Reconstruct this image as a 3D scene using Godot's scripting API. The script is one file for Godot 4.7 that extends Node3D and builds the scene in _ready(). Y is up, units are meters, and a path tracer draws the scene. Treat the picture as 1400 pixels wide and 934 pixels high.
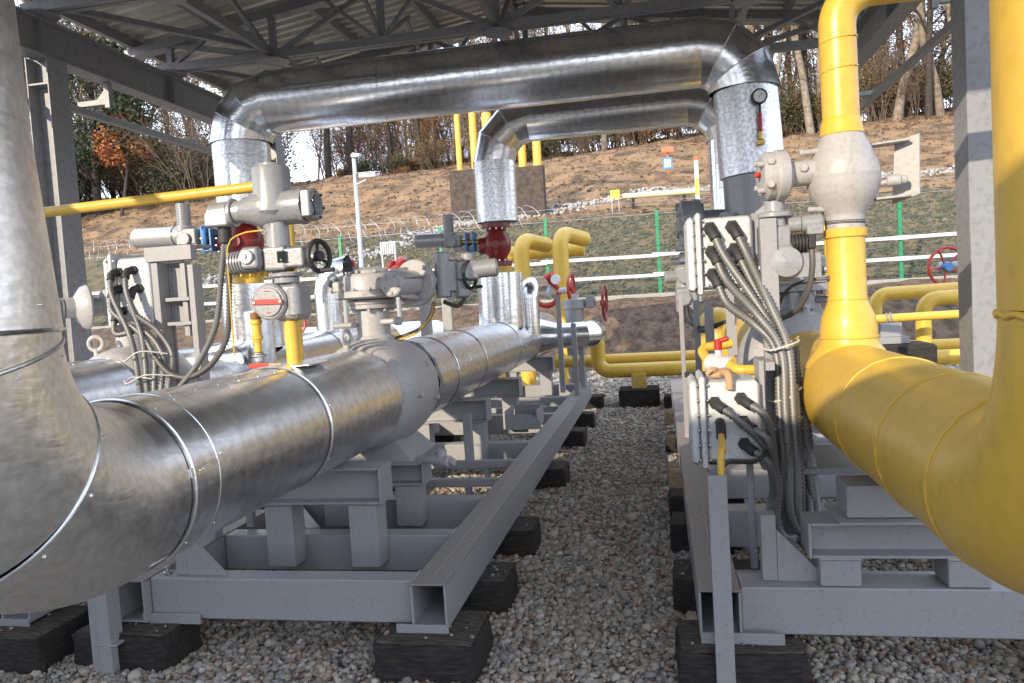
extends Node3D
# Gas pressure station under an open canopy: pipelines, skids, valves, hillside and wood behind.

var M := {}
var taken := {}
var rng := RandomNumberGenerator.new()
const LX := -1.77      # clad line, axis x
const LY := 1.06
const LR := 0.286
const L2 := -3.93      # second clad line
const YX := 0.88       # yellow line
const YY := 1.05
const YR := 0.238

# ------------------------------------------------------------------ mesh builder
class MB:
	var v := PackedVector3Array()
	var n := PackedVector3Array()
	var c := PackedColorArray()
	var ix := PackedInt32Array()
	var col = null
	func t(a: Vector3, b: Vector3, d: Vector3, na: Vector3, nb: Vector3, nd: Vector3):
		var k := v.size()
		v.append(a); v.append(b); v.append(d)
		n.append(na); n.append(nb); n.append(nd)
		if col != null:
			c.append(col); c.append(col); c.append(col)
		if (b - a).cross(d - a).dot(na + nb + nd) > 0.0:
			ix.append(k); ix.append(k + 2); ix.append(k + 1)
		else:
			ix.append(k); ix.append(k + 1); ix.append(k + 2)
	func q(a: Vector3, b: Vector3, d: Vector3, e: Vector3, na: Vector3, nb: Vector3, nd: Vector3, ne: Vector3):
		t(a, b, d, na, nb, nd)
		t(a, d, e, na, nd, ne)
	func f(a: Vector3, b: Vector3, d: Vector3, e: Vector3, out: Vector3):
		var m := (b - a).cross(d - a).normalized()
		if m.dot(out) < 0.0: m = -m
		q(a, b, d, e, m, m, m, m)
	func box(xf: Transform3D, s: Vector3, bev: float = 0.004):
		var h := s * 0.5
		var b: float = min(bev, min(h.x, min(h.y, h.z)) * 0.9)
		var bs := xf.basis.orthonormalized()
		# vertex of corner (sx,sy,sz) on the face across axis ax
		var P := func(sg: Vector3, ax: int) -> Vector3:
			var p := Vector3(sg.x * h.x, sg.y * h.y, sg.z * h.z)
			for i in 3:
				if i != ax: p[i] -= sg[i] * b
			return xf * p
		for ax in 3:
			var u := (ax + 1) % 3
			var w := (ax + 2) % 3
			for sgn in [-1.0, 1.0]:
				var nn := Vector3.ZERO
				nn[ax] = sgn
				var cs := []
				for k in [[-1, -1], [1, -1], [1, 1], [-1, 1]]:
					var sg := Vector3.ZERO
					sg[ax] = sgn; sg[u] = k[0]; sg[w] = k[1]
					cs.append(P.call(sg, ax))
				var nw := bs * nn
				q(cs[0], cs[1], cs[2], cs[3], nw, nw, nw, nw)
		if b <= 0.0: return
		for ax in 3:            # edges along ax
			var u := (ax + 1) % 3
			var w := (ax + 2) % 3
			for su in [-1.0, 1.0]:
				for sw in [-1.0, 1.0]:
					var s0 := Vector3.ZERO
					s0[ax] = -1; s0[u] = su; s0[w] = sw
					var s1 := s0
					s1[ax] = 1
					var nu := Vector3.ZERO
					nu[u] = su
					var nv := Vector3.ZERO
					nv[w] = sw
					nu = bs * nu; nv = bs * nv
					q(P.call(s0, u), P.call(s1, u), P.call(s1, w), P.call(s0, w), nu, nu, nv, nv)
		for sx in [-1.0, 1.0]:
			for sy in [-1.0, 1.0]:
				for sz in [-1.0, 1.0]:
					var sg := Vector3(sx, sy, sz)
					t(P.call(sg, 0), P.call(sg, 1), P.call(sg, 2), bs.x * sx, bs.y * sy, bs.z * sz)
	func cube(x0: float, x1: float, y0: float, y1: float, z0: float, z1: float, bev: float = 0.004):
		box(Transform3D(Basis(), Vector3(x0 + x1, y0 + y1, z0 + z1) * 0.5), Vector3(abs(x1 - x0), abs(y1 - y0), abs(z1 - z0)), bev)
	static func frame(d: Vector3, up: Vector3 = Vector3.UP) -> Basis:   # y along d
		d = d.normalized()
		if abs(d.dot(up)) > 0.99: up = Vector3.RIGHT if abs(d.x) < 0.9 else Vector3.BACK
		var x := up.cross(d).normalized()
		return Basis(x, d, x.cross(d))
	func bar(a: Vector3, b: Vector3, w: float, h: float, up: Vector3 = Vector3.UP, bev: float = 0.003):
		var d := b - a
		var L := d.length()
		d /= L
		if abs(d.dot(up)) > 0.99: up = Vector3.BACK
		var s := d.cross(up).normalized()
		var u := s.cross(d)
		box(Transform3D(Basis(s, u, -d), (a + b) * 0.5), Vector3(w, h, L), bev)
	func lathe(xf: Transform3D, prof: Array, seg: int = 24):
		var k := prof.size() - 1
		var sn := []
		for i in k:
			var d: Vector2 = prof[i + 1] - prof[i]
			sn.append(Vector2(d.y, -d.x).normalized())
		var cs := PackedVector2Array()
		for j in seg + 1:
			cs.append(Vector2(cos(TAU * j / seg), sin(TAU * j / seg)))
		var bs := xf.basis.orthonormalized()
		for i in k:
			var n0: Vector2 = sn[i]
			var n1: Vector2 = sn[i]
			if i > 0 and sn[i - 1].dot(sn[i]) > 0.8: n0 = (sn[i - 1] + sn[i]).normalized()
			if i < k - 1 and sn[i + 1].dot(sn[i]) > 0.8: n1 = (sn[i + 1] + sn[i]).normalized()
			var p0: Vector2 = prof[i]
			var p1: Vector2 = prof[i + 1]
			for j in seg:
				var a := cs[j]
				var b := cs[j + 1]
				var A := xf * Vector3(p0.x * a.x, p0.y, p0.x * a.y)
				var B := xf * Vector3(p0.x * b.x, p0.y, p0.x * b.y)
				var C := xf * Vector3(p1.x * b.x, p1.y, p1.x * b.y)
				var D := xf * Vector3(p1.x * a.x, p1.y, p1.x * a.y)
				var NA := bs * Vector3(n0.x * a.x, n0.y, n0.x * a.y)
				var NB := bs * Vector3(n0.x * b.x, n0.y, n0.x * b.y)
				var NC := bs * Vector3(n1.x * b.x, n1.y, n1.x * b.y)
				var ND := bs * Vector3(n1.x * a.x, n1.y, n1.x * a.y)
				if p0.x < 1e-5: t(A, C, D, NA, NC, ND)
				elif p1.x < 1e-5: t(A, B, C, NA, NB, NC)
				else: q(A, B, C, D, NA, NB, NC, ND)
	func cyl(a: Vector3, b: Vector3, r: float, seg: int = 20, bev: float = 0.004, r1: float = -1.0):
		if r1 < 0.0: r1 = r
		var L := (b - a).length()
		var e: float = min(bev, min(L * 0.3, r * 0.5))
		lathe(Transform3D(frame(b - a), a), [Vector2(0, 0), Vector2(r - e, 0), Vector2(r, e), Vector2(r1, L - e), Vector2(r1 - e, L), Vector2(0, L)], seg)
	func shell(a: Vector3, b: Vector3, r: float, seg: int = 48, r1: float = -1.0):   # open cylinder wall
		if r1 < 0.0: r1 = r
		lathe(Transform3D(frame(b - a), a), [Vector2(r, 0), Vector2(r1, (b - a).length())], seg)
	func ring(p: Vector3, d: Vector3, R: float, r: float, seg: int = 40, sub: int = 8):
		var pr := []
		for i in sub + 1:
			var a := -PI / 2 + TAU * i / sub
			pr.append(Vector2(R + r * cos(a), r * sin(a)))
		lathe(Transform3D(frame(d), p), pr, seg)
	func tube(pts: Array, r, seg: int = 8, caps: bool = true):
		var k := pts.size()
		var d0: Vector3 = (pts[1] - pts[0]).normalized()
		var fr := frame(d0)
		var u := fr.x
		var rings := []
		var nr := []
		for i in k:
			var d: Vector3
			if i == 0: d = pts[1] - pts[0]
			elif i == k - 1: d = pts[k - 1] - pts[k - 2]
			else: d = pts[i + 1] - pts[i - 1]
			d = d.normalized()
			u = (u - d * u.dot(d)).normalized()
			var w := d.cross(u)
			var rr: float = r[i] if r is Array or r is PackedFloat32Array else r
			var ra := PackedVector3Array()
			var na := PackedVector3Array()
			for j in seg + 1:
				var o := u * cos(TAU * j / seg) + w * sin(TAU * j / seg)
				ra.append(pts[i] + o * rr)
				na.append(o)
			rings.append(ra); nr.append(na)
		for i in k - 1:
			for j in seg:
				q(rings[i][j], rings[i][j + 1], rings[i + 1][j + 1], rings[i + 1][j], nr[i][j], nr[i][j + 1], nr[i + 1][j + 1], nr[i + 1][j])
		if caps:
			for e in [0, k - 1]:
				var m: Vector3 = (pts[0] - pts[1]).normalized() if e == 0 else (pts[k - 1] - pts[k - 2]).normalized()
				for j in seg:
					t(pts[e], rings[e][j], rings[e][j + 1], m, m, m)
	func prism(poly: Array, xf: Transform3D, depth: float):    # polygon in local xy, extruded along local z by +-depth/2
		var pk := PackedVector2Array(poly)
		var tr := Geometry2D.triangulate_polygon(pk)
		var bs := xf.basis.orthonormalized()
		for s in [-1.0, 1.0]:
			for i in range(0, tr.size(), 3):
				var a := pk[tr[i]]
				var b := pk[tr[i + 1]]
				var d := pk[tr[i + 2]]
				var z: float = s * depth * 0.5
				t(xf * Vector3(a.x, a.y, z), xf * Vector3(b.x, b.y, z), xf * Vector3(d.x, d.y, z), bs.z * s, bs.z * s, bs.z * s)
		var ctr := Vector2.ZERO
		for p in pk: ctr += p / pk.size()
		var cw := Geometry2D.is_polygon_clockwise(pk)
		for i in pk.size():
			var a := pk[i]
			var b := pk[(i + 1) % pk.size()]
			var e := (b - a)
			var m := Vector2(e.y, -e.x).normalized()
			if cw: m = -m
			f(xf * Vector3(a.x, a.y, -depth * 0.5), xf * Vector3(b.x, b.y, -depth * 0.5), xf * Vector3(b.x, b.y, depth * 0.5), xf * Vector3(a.x, a.y, depth * 0.5), bs * Vector3(m.x, m.y, 0))
	func bolts(p: Vector3, d: Vector3, R: float, k: int, r: float, h: float, a0: float = 0.2):
		var fr := frame(d)
		for i in k:
			var a := a0 + TAU * i / k
			var o := fr.x * cos(a) * R + fr.z * sin(a) * R
			cyl(p + o, p + o + fr.y * h, r, 6, 0.002)
	func ibeam(a: Vector3, b: Vector3, h: float, w: float, tf: float = 0.014, tw: float = 0.01, up: Vector3 = Vector3.UP):
		var d := (b - a).normalized()
		if abs(d.dot(up)) > 0.99: up = Vector3.BACK
		var u := (up - d * up.dot(d)).normalized()
		bar(a + u * (h - tf) * 0.5, b + u * (h - tf) * 0.5, w, tf, u, 0.002)
		bar(a - u * (h - tf) * 0.5, b - u * (h - tf) * 0.5, w, tf, u, 0.002)
		bar(a + d * 0.001, b - d * 0.001, tw, h - 2 * tf, u, 0.0)
	func hollow(a: Vector3, b: Vector3, w: float, h: float, th: float = 0.01):   # hollow box section with open ends
		var d := (b - a).normalized()
		var s := d.cross(Vector3.UP).normalized()
		var u := s.cross(d)
		bar(a - u * (h - th) * 0.5, b - u * (h - th) * 0.5, w, th, u, 0.003)
		bar(a + s * (w - th) * 0.5, b + s * (w - th) * 0.5, th, h - 2 * th, u, 0.0)
		bar(a - s * (w - th) * 0.5, b - s * (w - th) * 0.5, th, h - 2 * th, u, 0.0)
	func rough_block(xf: Transform3D, s: Vector3, fn: FastNoiseLite, amp: float):   # hewn block, faces split and worn
		var P := func(p: Vector3) -> Vector3:
			var e := Vector3(p.x * s.x, p.y * s.y, p.z * s.z)
			var w := 0.0      # edges wear more than faces
			for i in 3: w += 1.0 if abs(p[i]) > 0.49 else 0.0
			var q := xf * e
			var k := amp * (0.5 if w < 1.5 else 1.6)
			var o := Vector3(fn.get_noise_3d(q.x, q.y, q.z), fn.get_noise_3d(q.y + 9.0, q.z, q.x), fn.get_noise_3d(q.z, q.x + 5.0, q.y)) * k
			if w > 1.5: o -= (xf.basis * e).normalized() * amp * 0.9
			return q + o
		for ax in 3:
			var u := (ax + 1) % 3
			var w := (ax + 2) % 3
			var nu := int(clamp(s[u] / 0.035, 3, 14))
			var nw := int(clamp(s[w] / 0.035, 3, 14))
			for sg in [-0.5, 0.5]:
				for i in nu:
					for j in nw:
						var c4 := []
						for k in [[0, 0], [1, 0], [1, 1], [0, 1]]:
							var p := Vector3.ZERO
							p[ax] = sg; p[u] = float(i + k[0]) / nu - 0.5; p[w] = float(j + k[1]) / nw - 0.5
							c4.append(P.call(p))
						var out := Vector3.ZERO
						out[ax] = sg
						f(c4[0], c4[1], c4[2], c4[3], xf.basis * out)
	func mesh() -> ArrayMesh:
		var m := ArrayMesh.new()
		var ar := []
		ar.resize(Mesh.ARRAY_MAX)
		ar[Mesh.ARRAY_VERTEX] = v
		ar[Mesh.ARRAY_NORMAL] = n
		if c.size() == v.size() and c.size() > 0: ar[Mesh.ARRAY_COLOR] = c
		ar[Mesh.ARRAY_INDEX] = ix
		m.add_surface_from_arrays(Mesh.PRIMITIVE_TRIANGLES, ar)
		return m

# ------------------------------------------------------------------ scene helpers
func V(x, y, z) -> Vector3: return Vector3(x, y, z)
func numbered(s: String) -> String:
	if not taken.has(s):
		taken[s] = 0
		return s
	taken[s] += 1
	return "%s_%03d" % [s, taken[s]]
func tag(o, label: String, category: String, group: String = "", kind: String = ""):
	o.set_meta("label", label)
	if category: o.set_meta("category", category)
	if group: o.set_meta("group", group)
	if kind: o.set_meta("kind", kind)
	return o
func thing(called: String, label: String, category: String, at: Vector3 = Vector3.ZERO, group: String = "") -> Node3D:
	var o := Node3D.new()
	o.name = numbered(called)
	add_child(o)
	o.position = at
	tag(o, label, category, group)
	return o
# vertices are given in world space: part() shifts them to the parent's origin
func gpos(o) -> Vector3:
	var p := Vector3.ZERO
	while o != self:
		p += o.position
		o = o.get_parent()
	return p
func part(parent, called: String, mb: MB, m: Material, label: String = "") -> MeshInstance3D:
	var o := MeshInstance3D.new()
	o.name = called if parent != self else numbered(called)
	var g := gpos(parent)
	# own origin at the middle of the part
	var lo := mb.v[0]
	var hi := mb.v[0]
	for p in mb.v:
		lo = lo.min(p); hi = hi.max(p)
	var ctr := Vector3((lo.x + hi.x) * 0.5, lo.y, (lo.z + hi.z) * 0.5)
	for i in mb.v.size(): mb.v[i] -= ctr
	o.mesh = mb.mesh()
	o.material_override = m
	parent.add_child(o, true)
	o.position = ctr - g
	if label: o.set_meta("label", label)
	return o
func inst(parent, called: String, mesh: Mesh, m: Material, xf: Transform3D) -> MeshInstance3D:
	var o := MeshInstance3D.new()
	o.name = called if parent != self else numbered(called)
	o.mesh = mesh
	o.material_override = m
	parent.add_child(o, true)
	o.transform = xf
	return o
func copy(o: Node3D, base: String, at: Vector3, turn: float = 0.0, scl: Vector3 = Vector3.ONE, label: String = "") -> Node3D:
	var r = o.duplicate()
	r.name = numbered(base)
	add_child(r)
	r.transform = Transform3D(Basis(Vector3.UP, turn).scaled_local(scl), at)
	if label: r.set_meta("label", label)
	return r
func lin(r, g, b) -> Color: return Color(r, g, b).linear_to_srgb()
func spline(P: Array, step: float = 0.02) -> Array:      # Catmull-Rom through P
	var out := []
	var k := P.size()
	for i in k - 1:
		var p0: Vector3 = P[max(i - 1, 0)]
		var p1: Vector3 = P[i]
		var p2: Vector3 = P[i + 1]
		var p3: Vector3 = P[min(i + 2, k - 1)]
		var m: int = max(1, int(p1.distance_to(p2) / step))
		for j in m:
			out.append(p1.cubic_interpolate(p2, p0, p3, float(j) / m))
	out.append(P[k - 1])
	return out
func arc(c: Vector3, u: Vector3, w: Vector3, r: float, a0: float, a1: float, k: int) -> Array:
	var o := []
	for i in k + 1:
		var a: float = lerp(a0, a1, float(i) / k)
		o.append(c + (u * cos(a) + w * sin(a)) * r)
	return o
# pipe bent through corner points with rounded bends
func bent(P: Array, r: float, k: int = 8) -> Array:
	var o := [P[0]]
	for i in range(1, P.size() - 1):
		var a: Vector3 = (P[i - 1] - P[i]).normalized()
		var b: Vector3 = (P[i + 1] - P[i]).normalized()
		var half := acos(clamp(a.dot(b), -1, 1)) * 0.5
		var tl: float = r / tan(half)
		var s := P[i] + a * tl as Vector3
		var e := P[i] + b * tl as Vector3
		var ctr := P[i] + (a + b).normalized() * (r / sin(half)) as Vector3
		for j in k + 1:
			var x := (s - ctr).slerp(e - ctr, float(j) / k)
			o.append(ctr + x)
	o.append(P[P.size() - 1])
	return o
# bent pipe of gores: one flat-mitred segment mesh each
func gores(parent, called: String, P: Array, r: float, m: Material, seg: int = 48, ta: Vector3 = Vector3.ZERO, tb: Vector3 = Vector3.ZERO):
	var side: Vector3 = (P[1] - P[0]).cross(P[P.size() - 1] - P[P.size() - 2]).normalized()
	for i in P.size() - 1:
		var d: Vector3 = (P[i + 1] - P[i]).normalized()
		var d0: Vector3 = d if i == 0 else (P[i] - P[i - 1]).normalized()
		var d1: Vector3 = d if i == P.size() - 2 else (P[i + 2] - P[i + 1]).normalized()
		var m0 := (d0 + d).normalized()
		var m1 := (d1 + d).normalized()
		if i == 0 and ta != Vector3.ZERO: m0 = ta
		if i == P.size() - 2 and tb != Vector3.ZERO: m1 = tb
		var w := d.cross(side)
		var mb := MB.new()
		for j in seg:
			var pts := []
			var ns := []
			for jj in [j, j + 1]:
				var o := side * cos(TAU * jj / seg) + w * sin(TAU * jj / seg)
				ns.append(o)
				var rr: float = r * (1.0 + 0.006 * (i % 2))
				pts.append(P[i] + o * rr - d * (o * rr).dot(m0) / d.dot(m0))
				pts.append(P[i + 1] + o * rr - d * (o * rr).dot(m1) / d.dot(m1))
			mb.q(pts[0], pts[2], pts[3], pts[1], ns[0], ns[1], ns[1], ns[0])
		# raised seam bead on the mitre, and screws beside it
		if i > 0:
			var bp := []
			for jj in seg + 1:
				var o := side * cos(TAU * jj / seg) + w * sin(TAU * jj / seg)
				bp.append(P[i] + o * r * 1.004 - d * (o * r).dot(m0) / d.dot(m0))
			mb.tube(bp, 0.0045, 6, false)
			for jj in range(2, seg, 5):
				var o := side * cos(TAU * jj / seg) + w * sin(TAU * jj / seg)
				var s0: Vector3 = P[i] + o * r * 1.004 - d * (o * r).dot(m0) / d.dot(m0) + d * 0.022
				mb.cyl(s0, s0 + o * 0.005, 0.0055, 6, 0.001)
		part(parent, called, mb, m)
# smooth bend of lapped sheet pieces, radius changing from r0 to r1
func bend_pieces(parent, called: String, c: Vector3, u: Vector3, w: Vector3, rad: float, cuts: Array, r0: float, r1: float, m: Material):
	for i in cuts.size() - 1:
		var pts := arc(c, u, w, rad, cuts[i] * PI / 2, cuts[i + 1] * PI / 2, 10)
		var rr := []
		for k in 11: rr.append(lerp(r0, r1, lerp(cuts[i], cuts[i + 1], k / 10.0)) * (1.0 + (0.004 if i % 2 else 0.0)))
		var b := MB.new()
		b.tube(pts, rr, 72, false)
		if i > 0:
			var t: Vector3 = (pts[1] - pts[0]).normalized()
			b.ring(pts[0], t, rr[0] + 0.001, 0.0055, 72, 8)
			b.bolts(pts[0] + t * 0.025, t, rr[0] - 0.001, 11, 0.0055, 0.004, 0.2)
		part(parent, called, b, m)
# straight run of cladding cut into sheets with lap beads and screws
func clad(parent, a: Vector3, b: Vector3, r: float, cuts: Array, m: Material, bead: float = 0.004, seg: int = 56):
	var d := (b - a).normalized()
	var L := (b - a).length()
	var s := [0.0]
	for x in cuts: s.append(x)
	s.append(L)
	for i in s.size() - 1:
		var mb := MB.new()
		var rr: float = r + (0.0025 if i % 2 else 0.0)
		var p: Vector3 = a + d * s[i]
		var e: Vector3 = a + d * (s[i + 1] + (0.015 if i < s.size() - 2 else 0.0))
		mb.shell(p, e, rr, seg)
		if i > 0:
			mb.ring(p + d * 0.02, d, rr, bead, seg, 6)
			mb.bolts(p + d * 0.045, d, rr, 7, 0.005, 0.004, 0.5 + i)
		# long seam with its row of screws
		var fr := MB.frame(d)
		var ang := 2.2 + i * 1.1
		var o := fr.x * cos(ang) + fr.z * sin(ang)
		mb.bar(p + o * rr, e + o * rr, 0.03, 0.004, o, 0.001)
		var k := int((e - p).length() / 0.15)
		for j in k:
			var c: Vector3 = p + d * (0.07 + 0.15 * j) + o * (rr + 0.001)
			mb.cyl(c, c + o * 0.005, 0.005, 6, 0.001)
		part(parent, "cladding_sheet", mb, m)

# ------------------------------------------------------------------ textures and materials
func noise_tex(sd: int, freq: float, size: int, stops: Array, kind: int = FastNoiseLite.TYPE_SIMPLEX_SMOOTH, oct: int = 5, normal: float = 0.0) -> ImageTexture:
	var fn := FastNoiseLite.new()
	fn.seed = sd
	fn.noise_type = kind
	fn.frequency = freq
	fn.fractal_octaves = oct
	if kind == FastNoiseLite.TYPE_CELLULAR:
		fn.cellular_return_type = FastNoiseLite.RETURN_CELL_VALUE
		fn.fractal_type = FastNoiseLite.FRACTAL_NONE
	var img := fn.get_seamless_image(size, size, false, false, 0.15)
	img.convert(Image.FORMAT_L8)
	if normal > 0.0:
		img.convert(Image.FORMAT_RGBA8)
		img.bump_map_to_normal_map(normal)
		return ImageTexture.create_from_image(img)
	var g := Gradient.new()
	g.offsets = PackedFloat32Array(); g.colors = PackedColorArray()
	var of := PackedFloat32Array()
	var cl := PackedColorArray()
	for s in stops:
		of.append(s[0])
		cl.append(s[1] if s[1] is Color else Color(s[1], s[1], s[1]))
	g.offsets = of; g.colors = cl
	var lut := PackedByteArray()
	for i in 256:
		var c := g.sample(i / 255.0)
		lut.append(int(c.r * 255)); lut.append(int(c.g * 255)); lut.append(int(c.b * 255))
	var src := img.get_data()
	var dst := PackedByteArray()
	dst.resize(src.size() * 3)
	for i in src.size():
		var k := src[i] * 3
		dst[i * 3] = lut[k]; dst[i * 3 + 1] = lut[k + 1]; dst[i * 3 + 2] = lut[k + 2]
	return ImageTexture.create_from_image(Image.create_from_data(size, size, false, Image.FORMAT_RGB8, dst))
# seamless normal map computed from float noise wrapped on a torus
func normal_tex(sd: int, freq: float, size: int, strength: float, oct: int = 4) -> ImageTexture:
	var fn := FastNoiseLite.new()
	fn.seed = sd; fn.frequency = freq; fn.fractal_octaves = oct
	var h := PackedFloat32Array()
	h.resize(size * size)
	var k := size / TAU
	for y in size:
		var a := TAU * y / size
		for x in size:
			var b := TAU * x / size
			var R := k * (1.6 + 0.6 * cos(b))
			h[y * size + x] = fn.get_noise_3d(R * cos(a), R * sin(a), k * 0.6 * sin(b))
	var d := PackedByteArray()
	d.resize(size * size * 3)
	for y in size:
		for x in size:
			var i := y * size + x
			var dx := h[y * size + (x + 1) % size] - h[i]
			var dy := h[((y + 1) % size) * size + x] - h[i]
			var n := Vector3(-dx * strength, dy * strength, 1.0).normalized()
			d[i * 3] = int(n.x * 127.0 + 128.0); d[i * 3 + 1] = int(n.y * 127.0 + 128.0); d[i * 3 + 2] = int(n.z * 127.0 + 128.0)
	return ImageTexture.create_from_image(Image.create_from_data(size, size, false, Image.FORMAT_RGB8, d))
func mat(called: String, col: Color, rough: float, metal: float = 0.0, tex = null, scale: float = 1.0, rtex = null, ntex = null, nstr: float = 0.4) -> StandardMaterial3D:
	var m := StandardMaterial3D.new()
	m.albedo_color = col
	m.roughness = rough
	m.metallic = metal
	if tex: m.albedo_texture = tex
	if rtex: m.roughness_texture = rtex
	if ntex:
		m.normal_enabled = true
		m.normal_texture = ntex
		m.normal_scale = nstr
	if tex or rtex or ntex:
		m.uv1_triplanar = true
		m.uv1_scale = Vector3.ONE * scale
	M[called] = m
	return m
func materials():
	var spangle := noise_tex(3, 0.05, 512, [[0.0, 0.86], [0.5, 0.94], [1.0, 1.0]], FastNoiseLite.TYPE_CELLULAR)
	var blotch := noise_tex(5, 0.012, 512, [[0.0, 0.87], [0.42, 0.92], [0.58, 0.98], [1.0, 1.0]])
	var grain := noise_tex(9, 0.03, 512, [[0.0, 0.82], [0.45, 0.97], [1.0, 1.0]])
	var specks := noise_tex(12, 0.02, 512, [[0.0, Color(0.84, 0.80, 0.76)], [0.16, Color(0.94, 0.93, 0.92)], [0.3, Color(0.985, 0.985, 0.98)], [1.0, Color(1, 1, 1)]])
	var rough_a := noise_tex(21, 0.01, 512, [[0.0, 0.7], [0.5, 0.85], [1.0, 1.0]])
	var rough_b := noise_tex(22, 0.02, 512, [[0.0, 0.7], [1.0, 1.0]])
	var nfine := normal_tex(31, 0.07, 384, 8.0)
	var ndent := normal_tex(33, 0.016, 384, 22.0, 3)
	mat("galv", lin(0.88, 0.885, 0.895), 0.36, 1.0, blotch, 2.2, rough_a, ndent, 0.022)
	mat("galv_gloss", lin(0.88, 0.885, 0.90), 0.27, 1.0, blotch, 2.2, rough_a, ndent, 0.022)
	mat("mesh_green", lin(0.035, 0.11, 0.07), 0.5)
	mat("galv_dull", lin(0.88, 0.88, 0.87), 0.44, 1.0, noise_tex(16, 0.022, 512, [[0.0, 0.87], [0.42, 0.92], [0.58, 0.97], [1.0, 1.0]]), 2.6, rough_a, ndent, 0.022)
	mat("galv_bright", lin(0.86, 0.87, 0.89), 0.25, 1.0, spangle, 3.0, rough_a, ndent, 0.022)
	mat("galv_mottled", lin(0.86, 0.87, 0.89), 0.42, 1.0, noise_tex(14, 0.014, 512, [[0.0, 0.78], [0.40, 0.82], [0.56, 0.97], [1.0, 1.0]]), 3.6, rough_a, ndent, 0.022)
	mat("grey", lin(0.36, 0.36, 0.375), 0.45, 0.0, grain, 1.5, rough_b, nfine, 0.024)
	mat("skid_grey", lin(0.295, 0.295, 0.308), 0.5, 0.0, specks, 3.1, rough_b, nfine, 0.019)
	mat("skid_top", lin(0.32, 0.315, 0.32), 0.6, 0.0, noise_tex(15, 0.05, 512, [[0.0, Color(0.62, 0.50, 0.40)], [0.3, Color(0.80, 0.73, 0.66)], [0.55, Color(0.93, 0.90, 0.87)], [1.0, Color(1, 1, 1)]]), 3.3, rough_b, nfine, 0.032)
	mat("valve_grey", lin(0.41, 0.40, 0.40), 0.5, 0.0, grain, 2.0, rough_b, nfine, 0.040)
	mat("actuator_grey", lin(0.30, 0.305, 0.315), 0.38, 0.15, grain, 3.0, rough_b, nfine, 0.032)
	mat("silver_paint", lin(0.45, 0.45, 0.46), 0.35, 0.4, grain, 3.0, rough_b)
	mat("frame_grey", lin(0.25, 0.255, 0.27), 0.5, 0.0, grain, 1.0, rough_b)
	mat("deck", lin(0.58, 0.56, 0.51), 0.5, 0.3, grain, 0.7, rough_b)
	mat("yellow", lin(0.67, 0.43, 0.06), 0.42, 0.0, noise_tex(41, 0.01, 512, [[0.0, Color(0.92, 0.91, 0.90)], [0.3, Color(0.96, 0.955, 0.95)], [0.55, Color(0.985, 0.98, 0.98)], [1.0, Color(1, 1, 1)]]), 2.1, rough_b, nfine, 0.035)
	mat("yellow_dusty", lin(0.56, 0.38, 0.08), 0.5, 0.0, grain, 1.0, rough_b, nfine, 0.035)
	mat("white_paint", lin(0.50, 0.51, 0.52), 0.42, 0.0, grain, 1.4, rough_b)
	mat("box_paint", lin(0.60, 0.61, 0.62), 0.45, 0.0, grain, 1.5, rough_b, nfine, 0.024)
	mat("red", lin(0.24, 0.022, 0.018), 0.38, 0.0, grain, 3.0, rough_b)
	mat("bright_red", lin(0.42, 0.03, 0.025), 0.42)
	mat("orange", lin(0.66, 0.12, 0.04), 0.5)
	mat("blue", lin(0.06, 0.20, 0.44), 0.45)
	mat("green", lin(0.015, 0.20, 0.085), 0.45)
	mat("black", lin(0.018, 0.018, 0.02), 0.5)
	mat("rubber", lin(0.03, 0.03, 0.032), 0.6, 0.0, grain, 8.0)
	mat("brass", lin(0.50, 0.36, 0.13), 0.35, 1.0)
	mat("steel", lin(0.5, 0.5, 0.5), 0.35, 1.0)
	mat("conduit", lin(0.17, 0.17, 0.168), 0.5, 0.35)
	mat("dark_conduit", lin(0.11, 0.108, 0.105), 0.55, 0.3)
	mat("tie", lin(0.5, 0.49, 0.46), 0.6)
	mat("brown_plug", lin(0.20, 0.09, 0.03), 0.6)
	mat("tan", lin(0.42, 0.27, 0.15), 0.8)
	var fibre := noise_tex(44, 0.02, 512, [[0.0, Color(0.45, 0.44, 0.43)], [0.45, Color(0.66, 0.64, 0.62)], [0.7, Color(0.9, 0.87, 0.83)], [1.0, Color(1, 0.98, 0.95)]])
	mat("timber", lin(0.042, 0.039, 0.037), 0.85, 0.0, fibre, 1.0, null, nfine, 0.3).uv1_scale = Vector3(0.9, 5.0, 5.0)
	mat("timber_top", lin(0.12, 0.102, 0.084), 0.95, 0.0, fibre, 1.0, null, nfine, 0.3).uv1_scale = Vector3(0.9, 6.0, 6.0)
	mat("dial", lin(0.75, 0.75, 0.73), 0.3)
	mat("concrete", lin(0.30, 0.285, 0.25), 0.85, 0.0, grain, 0.8)
	mat("wire", lin(0.45, 0.45, 0.45), 0.4, 0.7)
	mat("rust_plate", lin(0.085, 0.062, 0.048), 0.8, 0.0, noise_tex(47, 0.012, 512, [[0.0, 0.55], [0.5, 0.85], [1.0, 1.0]]), 0.6)
	mat("glass", lin(0.02, 0.022, 0.025), 0.06)

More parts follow.
